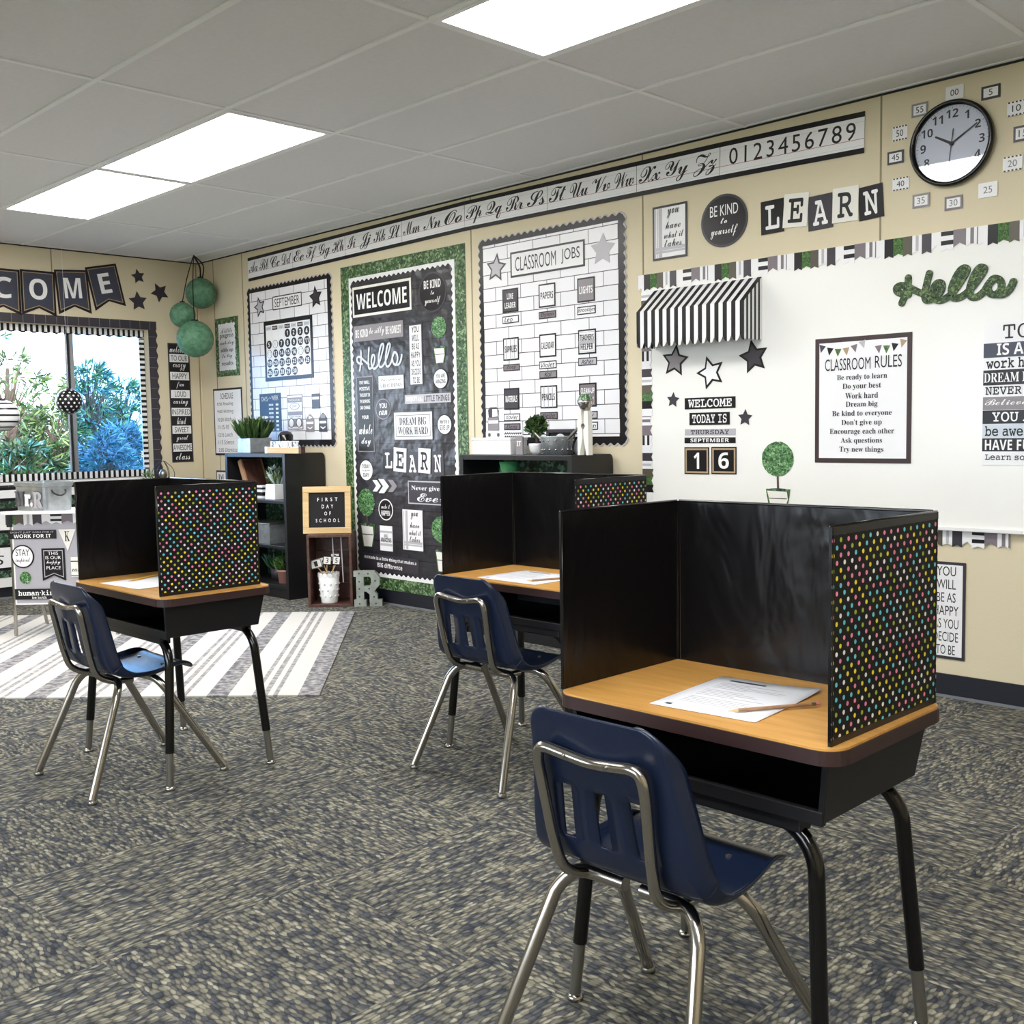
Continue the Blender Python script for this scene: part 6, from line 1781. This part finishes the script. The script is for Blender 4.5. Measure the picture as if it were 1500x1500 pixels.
MB().lathe([(.038, ht * .58), (.04, ht * .68), (.034, ht * .86), (.02, ht * .97), (0, ht)], seg=24).build('dome', 'topiary_green', t)
mb = MB()
for i in range(8):
    a = 2 * PI * i / 8
    mb.tube([(.044 * math.cos(a), .044 * math.sin(a), ht * .4), (.041 * math.cos(a), .041 * math.sin(a), ht * .7), (.028 * math.cos(a), .028 * math.sin(a), ht * .93)], .002, 5)
mb.build('ribs', 'pale_blue_card', t)
c = onY(845.5, 664, -.2)
t = thing('grey_jar', 'small rounded grey jar between the bucket and the clothespin', 'jar', Matrix.Translation((c.x, -.16, BH)))
MB().lathe([(0, 0), (.04, 0), (.045, .03), (.04, .06), (.025, .09), (.0, .098)]).build('body', 'light_grey_card', t)
c = onY(743, 690, -.27)
t = thing('grass_pot', 'bunch of green paper grass in the right bookcase', 'grass bunch', Matrix.Translation((c.x, -.25, .74)))
MB().lathe([(0, 0), (.034, 0), (.036, .13), (.045, .22), (.062, .296), (.05, .294), (0, .28)], seg=30).build('blades', 'grass_green', t)
mb = MB()
for i in range(60):
    a = random.uniform(0, 2 * PI)
    mb.leaf((.036 * math.cos(a), .036 * math.sin(a), .02), (.12 * math.cos(a), .12 * math.sin(a), 1), (math.cos(a), math.sin(a), 0), .25, .008)
mb.build('outer_blades', 'grass_green', t)

# ================================================================== crate, letter board, pot, metal R
A, B = onZ(451, 890), onZ(518, 888)
mid = (A + B) / 2
cw_ = (B - A).length / 2 * .985
dm_ = (mid - CAM).dot(_f)
chh = 106 * dm_ / FPX
cdp = .26
crate_M = FW(mid)
t = thing('wooden_crate', 'dark brown wooden crate standing on end by the welcome board', 'crate', crate_M)
k = .018
MB().box(-cw_, -cw_ + k, 0, chh - k, -cdp, 0).build('side_board', 'brown_wood', t, bevel=.002)
MB().box(cw_ - k, cw_, 0, chh - k, -cdp, 0).build('side_board', 'brown_wood', t, bevel=.002)
MB().box(-cw_, cw_, chh - k, chh, -cdp, .002).build('end_board', 'brown_wood', t, bevel=.002)
MB().box(-cw_ + k, cw_ - k, 0, k, -cdp, .0).build('end_board', 'brown_wood', t, bevel=.002)
mb = MB()
for i in range(4): mb.box(-cw_ + k, cw_ - k, k + (chh - 2 * k) * i / 4 + .001, k + (chh - 2 * k) * (i + 1) / 4 - .001, -cdp, -cdp + .01 + .001 * (i % 2))
mb.build('back_slats', 'brown_wood', t)
for i, (x0, y0, x1, y1) in enumerate(((488, 797, 489, 817), (500.5, 797, 502.5, 854))):
    f = lambda px: (px - 484.5) * dm_ / FPX
    MB().tube([(f(x0), chh - k, -.05), (f(x1), chh - (y1 - 783) * dm_ / FPX, -.05)], .004, 8).build('hanging_cord', 'light_grey_card', t)
# letter board
hL = 69.5 * dm_ / FPX; wL = 71 * dm_ / FPX
lb = thing('letter_board', 'black felt letter board in a pine frame reading FIRST DAY OF SCHOOL', 'letter board', crate_M @ Matrix.Translation((-.025, chh + .0005, -.10)) @ Matrix.Rotation(math.radians(-5), 4, 'X'))
fr = .043
MB().frame(-wL / 2, wL / 2, 0, hL, fr, -.012, .014).build('frame', 'pine_wood', lb, bevel=.003)
MB().rect(-wL / 2 + fr - .004, wL / 2 - fr + .004, fr - .004, hL - fr + .004, -.010, .004).build('felt', 'felt_black', lb)
mb = MB()
iy = hL - 2 * fr
for s, y, n in (('FIRST', .80, .56), ('DAY', .60, .32), ('OF', .40, .18), ('SCHOOL', .20, .66)):
    mb.text(s, .004, fr + iy * y, (wL - 2 * fr) * n, iy * .105, 'sans', 0, .006, .012, 0, 2.1)
mb.build('lettering', 'white_ink', lb)
# white pot with number sticks
fx = lambda px: (px - 484.5) * dm_ / FPX
rp0, rp1 = 12 * dm_ / FPX, 15.8 * dm_ / FPX
hp = 45 * dm_ / FPX
pot_M = crate_M @ Matrix.Translation((fx(480), k + .0005, -.085)) @ Matrix.Rotation(-PI / 2, 4, 'X')
t = thing('white_pot', 'white embossed pot inside the wooden crate', 'pot', pot_M)
MB().lathe([(0, 0), (rp0, 0), (rp0 * 1.02, .01), (rp1, hp * .94), (rp1 - .004, hp * .94), (rp0 - .004, .012), (0, .01)], seg=36).build('body', 'ceramic_white', t)
mb = MB()
for i in range(14):
    a = 2 * PI * i / 14
    s0 = len(mb.v); mb.disc(0, 0, rp1 * .22, rp1 * .22, -.002, .002, 0, 16); mb.xf(Matrix.Rotation(a, 4, 'Z') @ Matrix.Translation((rp1 - .002, 0, hp * .93)) @ Matrix.Rotation(PI / 2, 4, 'Y'), s0)
mb.build('scalloped_rim', 'ceramic_white', t)
mb = MB()
for q in range(3):
    for i in range(10):
        a = 2 * PI * (i + .5 * (q % 2)) / 10
        z = hp * (.24 + .2 * q); r = rp0 + (rp1 - rp0) * z / hp
        mb.ball((r * .985 * math.cos(a), r * .985 * math.sin(a), z), .009, 0, 10, 6)
mb.build('embossed_flowers', 'ceramic_white', t)
for s, px, py, ang, dz, w_ in (('1', 462, 827, .25, .0, 17), ('4', 472, 823.5, .12, -.012, 12), ('3', 479, 822, -.1, .004, 13), ('2', 489.5, 818.5, .0, -.02, 14), ('5', 493, 822, -.12, .012, 12)):
    x, y = fx(px), chh - (py - 783) * dm_ / FPX
    w = w_ * dm_ / FPX; h = 13 * dm_ / FPX
    st = thing('number_stick', 'wooden stick with a card numbered %s in the white pot' % s, 'number stick', crate_M @ Matrix.Translation((x, y, -.07 + dz * 1.5)) @ Matrix.Rotation(ang, 4, 'Z'), 'number sticks in the white pot')
    MB().rect(-w / 2, w / 2, -h / 2, h / 2, 0, .002).build('card', 'black_card' if s != '1' else 'grey_card', st)
    MB().rect(-w / 2 + .006, w / 2 - .006, -h / 2 + .006, h / 2 - .006, .002, .0026).build('panel', 'cream_card', st)
    MB().text(s, 0, 0, w * .3, h * .6, 'hand', 0, .003, .012).build('lettering', 'ink', st)
    fxp = (fx(480) - x) * .75
    MB().tube([(0, -h * .3, -.003), (fxp * math.cos(ang) - .0, -.15, -.010 - dz)], .003, 6).build('stick', 'pine_wood', st)
# metal letter R
A, B = onZ(519, 888), onZ(560, 889)
mid = (A + B) / 2
dR = (mid - CAM).dot(_f)
wR, hR = 41 * dR / FPX, 52.5 * dR / FPX
t = thing('metal_letter', 'grey metal marquee letter R on the floor beside the crate', 'letter', FW(mid))
def RP(pts): return [(-wR / 2 + wR * x, hR * y) for x, y in pts]
mb = MB()
dz0, dz1 = -.05, .0
for pts in ([(.0, .0), (.44, .0), (.44, .19), (.36, .19), (.36, .84), (.0, 1.0), (.0, .84), (.09, .84), (.09, .19), (.0, .19)],
            [(.0, .84), (.36, .84), (.36, 1.0), (.0, 1.0)],
            [(.36, 1.0), (.36, .84), (.56, .84), (.62, .80), (.86, .88), (.74, 1.0)],
            [(.62, .80), (.62, .64), (.92, .60), (.92, .82), (.86, .88)],
            [(.62, .64), (.56, .58), (.36, .58), (.36, .42), (.74, .42), (.76, .46), (.92, .60)],
            [(.44, .42), (.56, .34), (.56, .19), (.84, .19), (.84, .34), (.74, .42)],
            [(.56, .0), (1.0, .0), (1.0, .19), (.56, .19)]):
    if len(pts) == 10: pts = [(.0, .0), (.44, .0), (.44, .19), (.36, .19), (.36, .84), (.09, .84), (.09, .19), (.0, .19)]
    mb.prism(RP(pts), dz0, dz1)
mb.build('body', 'letter_metal', t)
mb = MB()
for x, y in ((.2, .93), (.2, .7), (.2, .5), (.2, .28), (.2, .08), (.52, .92), (.77, .72), (.55, .50), (.72, .27), (.78, .08)):
    q = RP([(x, y)])[0]; mb.disc(q[0], q[1], .006, .006, -.001, .0012, 0, 12)
mb.build('bulb_holes', 'slate_card', t)

# ================================================================== easel with the metal tub
ef = onZ(24, 934)
de = (ef - CAM).dot(_f)
sc = de / FPX
eM = FW(ef + RX * (.62 / 2 + .0))
def ex(px): return (px - 24) * sc - .31
def ey(py): return (934 - py) * sc * 1.004
t = thing('easel', 'grey magnetic teaching easel with a white tray on chrome legs', 'easel', eM)
for s in (-1, 1):
    MB().tube([(s * .312, ey(756) - .02, -.02), (s * .312, .009, -.005)], .011, 12).build('leg', 'chrome', t)
    MB().tube([(s * .30, ey(756) - .02, -.10), (s * .30, .009, -.42)], .011, 12).build('leg', 'chrome', t)
    MB().box(s * .312 - .018, s * .312 + .018, ey(772), ey(754), -.045, .012).build('clamp', 'dark_rubber', t, bevel=.003)
MB().rect(-.297, .297, ey(884.5), ey(752.5), -.012, .004).build('board', 'easel_grey', t)
MB().frame(-.30, .30, ey(885.5), ey(752), .008, -.014, .007).build('board_frame', 'white_paint', t)
MB().box(-.32, .335, ey(752.5) - .001, ey(750.0), -.30, .09).build('tray', 'white_paint', t, bevel=.003)
MB().box(-.32, .335, ey(750), ey(748), .082, .09).build('tray_lip', 'white_paint', t)
def EM(cx, cy, d=.0075): return eM @ Matrix.Translation((cx, cy, d))
def on_easel(corners):
    p = [(ex(a), ey(b)) for a, b in corners]
    return ((p[0][0] + p[1][0] + p[2][0] + p[3][0]) / 4, (p[0][1] + p[1][1] + p[2][1] + p[3][1]) / 4, (p[1][0] + p[2][0] - p[0][0] - p[3][0]) / 2, (p[0][1] + p[1][1] - p[2][1] - p[3][1]) / 2)
EF = lambda u, v, d, rot=0.0: EM(u, v, d) @ Matrix.Rotation(rot, 4, 'Z')
# strip of pennants under the tray
h0 = ey(753.5)
first = [(2, .07), (3, .08)]
hs = thing('bunting_border', 'paper bunting strip along the top of the easel', 'bunting border', EM(ex(18), h0), 'paper bunting borders of the whiteboard')
hs['group'] = 'paper bunting on the easel'
x = 0
for i in range(8):
    m, kind, w, exx = PEN[(2 + i) % 10]
    w = w / .722 * .92
    hh = .066 * (1 if kind == 'v' else .88) * (1.08 if i in (2, 7) else 1)
    pts = [(0, 0), (w, 0), (w, -hh), (w / 2, -hh + .014), (0, -hh)]
    o = MB().prism(pts, 0, .001).build('pennant', m, hs, Matrix.Translation((x, 0, .0002 * (i % 2))))
    if exx:
        mb = MB()
        if exx == 'bars':
            for q in range(2): mb.rect(0, w, -hh * (.24 + .46 * q), -hh * (.02 + .46 * q), .001, .0013)
        else: mb.rect(w * .36, w * .66, -hh * .8, -.001, .001, .0013)
        mb.build('stripes', 'black_card' if exx == 'bars' else exx, o)
    x += w
sign('word_strip', 'black WORK FOR IT strip at the top of the easel', 'sign', on_easel(((21, 777), (90.7, 776.5), (90.7, 789), (21.5, 790))), 'black_card', None, 0, [('DON\'T JUST WISH FOR IT', 0, .22, .9, .26, 'sans', 'light_grey_card'), ('WORK FOR IT', 0, -.18, .78, .42, 'bold', 'white_ink')], d=.0075, frame=EF)
sign('letter_flag', 'cream triangle flag with the letter K on the easel', 'letter flag', on_easel(((94, 776.5), (119, 776.5), (119, 808), (94, 808))), 'cream_card', None, 0, [('K', .0, .18, .3, .46, 'serif', 'ink')], d=.0075, frame=EF, shape='flag')
sign('round_sign', 'white round STAY inspired sign on the easel', 'sign', on_easel(((24, 798), (57, 798), (57, 832), (24, 832))), 'white_card', 'black_card', .008, [('STAY', 0, .17, .6, .28, 'sans', 'ink'), ('inspired', 0, -.18, .64, .24, 'script', 'ink')], d=.0075, frame=EF, shape='round')
sign('green_dot', 'green felt dot below the STAY inspired sign', 'dot', on_easel(((34.5, 837), (51, 837), (51, 855), (34.5, 855))), 'topiary_green', None, 0, [], d=.0075, frame=EF, shape='round')
def happyline(root, w, h, z):
    k = .012
    def P(k): return [(-w / 2 + k, h / 2 - k), (w / 2 - k, h / 2 - k), (w / 2 - k, -h / 2 + k * 1.6), (0, -h / 2 + h * .16 + k), (-w / 2 + k, -h / 2 + k * 1.6)]
    MB().prism(P(.012), z, z + .0004).build('outline', 'light_grey_card', root)
    MB().prism(P(.016), z + .0004, z + .0008).build('inner_panel', 'black_card', root)
sign('banner_sign', 'black pennant THIS IS OUR happy PLACE on the easel', 'sign', on_easel(((67, 804), (101, 803.5), (102.5, 851), (69, 851))), 'black_card', None, 0, [('THIS', 0, .35, .44, .1, 'sans', 'white_ink'), ('IS OUR', 0, .215, .66, .1, 'sans', 'white_ink'), ('happy', 0, .06, .6, .14, 'script', 'white_ink'), ('PLACE', 0, -.1, .62, .1, 'sans', 'white_ink')], d=.0075, frame=EF, shape='banner', extra=happyline)
sign('word_strip', 'black human strip at the foot of the easel', 'sign', on_easel(((26, 863), (97, 862), (97, 877.5), (27, 878.5))), 'black_card', None, 0, [('human·kind', -.02, .12, .82, .5, 'mono', 'white_ink', .02), ('be both', .0, -.32, .3, .22, 'mono', 'white_ink', .02)], d=.0075, frame=EF)
sign('small_card', 'small cream card with black bands at the right of the easel', 'sign', on_easel(((110, 817), (134, 817), (134, 846), (110, 846))), 'cream_card', None, 0, [('you', .1, .05, .3, .12, 'script', 'ink'), ('can', -.18, -.16, .5, .14, 'script', 'ink')], d=.0075, frame=EF, extra=lambda r, w, h, z: MB().rect(-w / 2, w / 2, h * .26, h * .31, z, z + .0004).rect(-w / 2, w / 2, -h * .46, -h * .42, z, z + .0004).build('bands', 'black_card', r) and None)
# metal tub on the tray, turned so that its end shows
tz = ey(750.0)
thh = (749.5 - 707.5) * sc
tub = thing('metal_tub', 'grey metal tub lettered Mr.R on the easel tray', 'tub', eM @ Matrix.Translation((ex(64.5), tz + .0005, -.10)) @ Matrix.Rotation(math.radians(-36), 4, 'Y'))
TL_, TD_ = .165, .10
def tubring(w, dpt, y, ch=.03):
    out = []
    for cx, cz, a0 in ((w - ch, dpt - ch, 0), (-w + ch, dpt - ch, PI / 2), (-w + ch, -dpt + ch, PI), (w - ch, -dpt + ch, 3 * PI / 2)):
        for q in range(4):
            a = a0 + PI / 2 * q / 3
            out.append((cx + ch * math.cos(a), y, cz + ch * math.sin(a)))
    return out
R0 = [tubring(TL_ * .97, TD_ * .95, 0), tubring(TL_, TD_, thh * .84), tubring(TL_ * 1.04, TD_ * 1.06, thh * .86), tubring(TL_ * 1.05, TD_ * 1.08, thh), tubring(TL_, TD_ * 1.0, thh), tubring(TL_ * .93, TD_ * .92, .01)]
nr = len(R0[0])
mb = MB()
vs = [v for r in R0 for v in r]
fs = [tuple(range(nr)), tuple(reversed(range(5 * nr, 6 * nr)))]
for i in range(5):
    for q in range(nr): fs.append((i * nr + q, i * nr + (q + 1) % nr, (i + 1) * nr + (q + 1) % nr, (i + 1) * nr + q))
mb.add(vs, fs)
mb.build('body', 'galvanized', tub, fix=True)
fz = TD_ * 1.0
mb = MB()
kx = .33 / 60
mb.text('M', (34 - 51) * kx, thh * .42, 18 * kx, 22 * sc, 'serif', 0, fz + .006, .02)
mb.text('r.', (53 - 51) * kx, thh * .38, 16 * kx, 18 * sc, 'serif', 1, fz + .006, .03)
mb.text('R', (71 - 51) * kx, thh * .40, 17 * kx, 23 * sc, 'serif', 2, fz + .006, .02)
mb.build('lettering', ['letter_grey', 'white_ink', 'light_grey_card'], tub, solid=.006)
mb = MB()
mb.text('r.', (53 - 51) * kx, thh * .38, 17.5 * kx, 20 * sc, 'serif', 0, fz + .0022, .05)
mb.text('R', (71 - 51) * kx, thh * .40, 19 * kx, 25.5 * sc, 'serif', 0, fz + .0022, .045)
mb.build('letter_backing', 'letter_grey', tub)
MB().tube(catmull([(TL_ * .99, thh * .74, .045), (TL_ + .012, thh * .62, .036), (TL_ + .02, thh * .54, 0), (TL_ + .012, thh * .62, -.036), (TL_ * .99, thh * .74, -.045)], 6), .005, 8).build('handle', 'black_steel', tub)
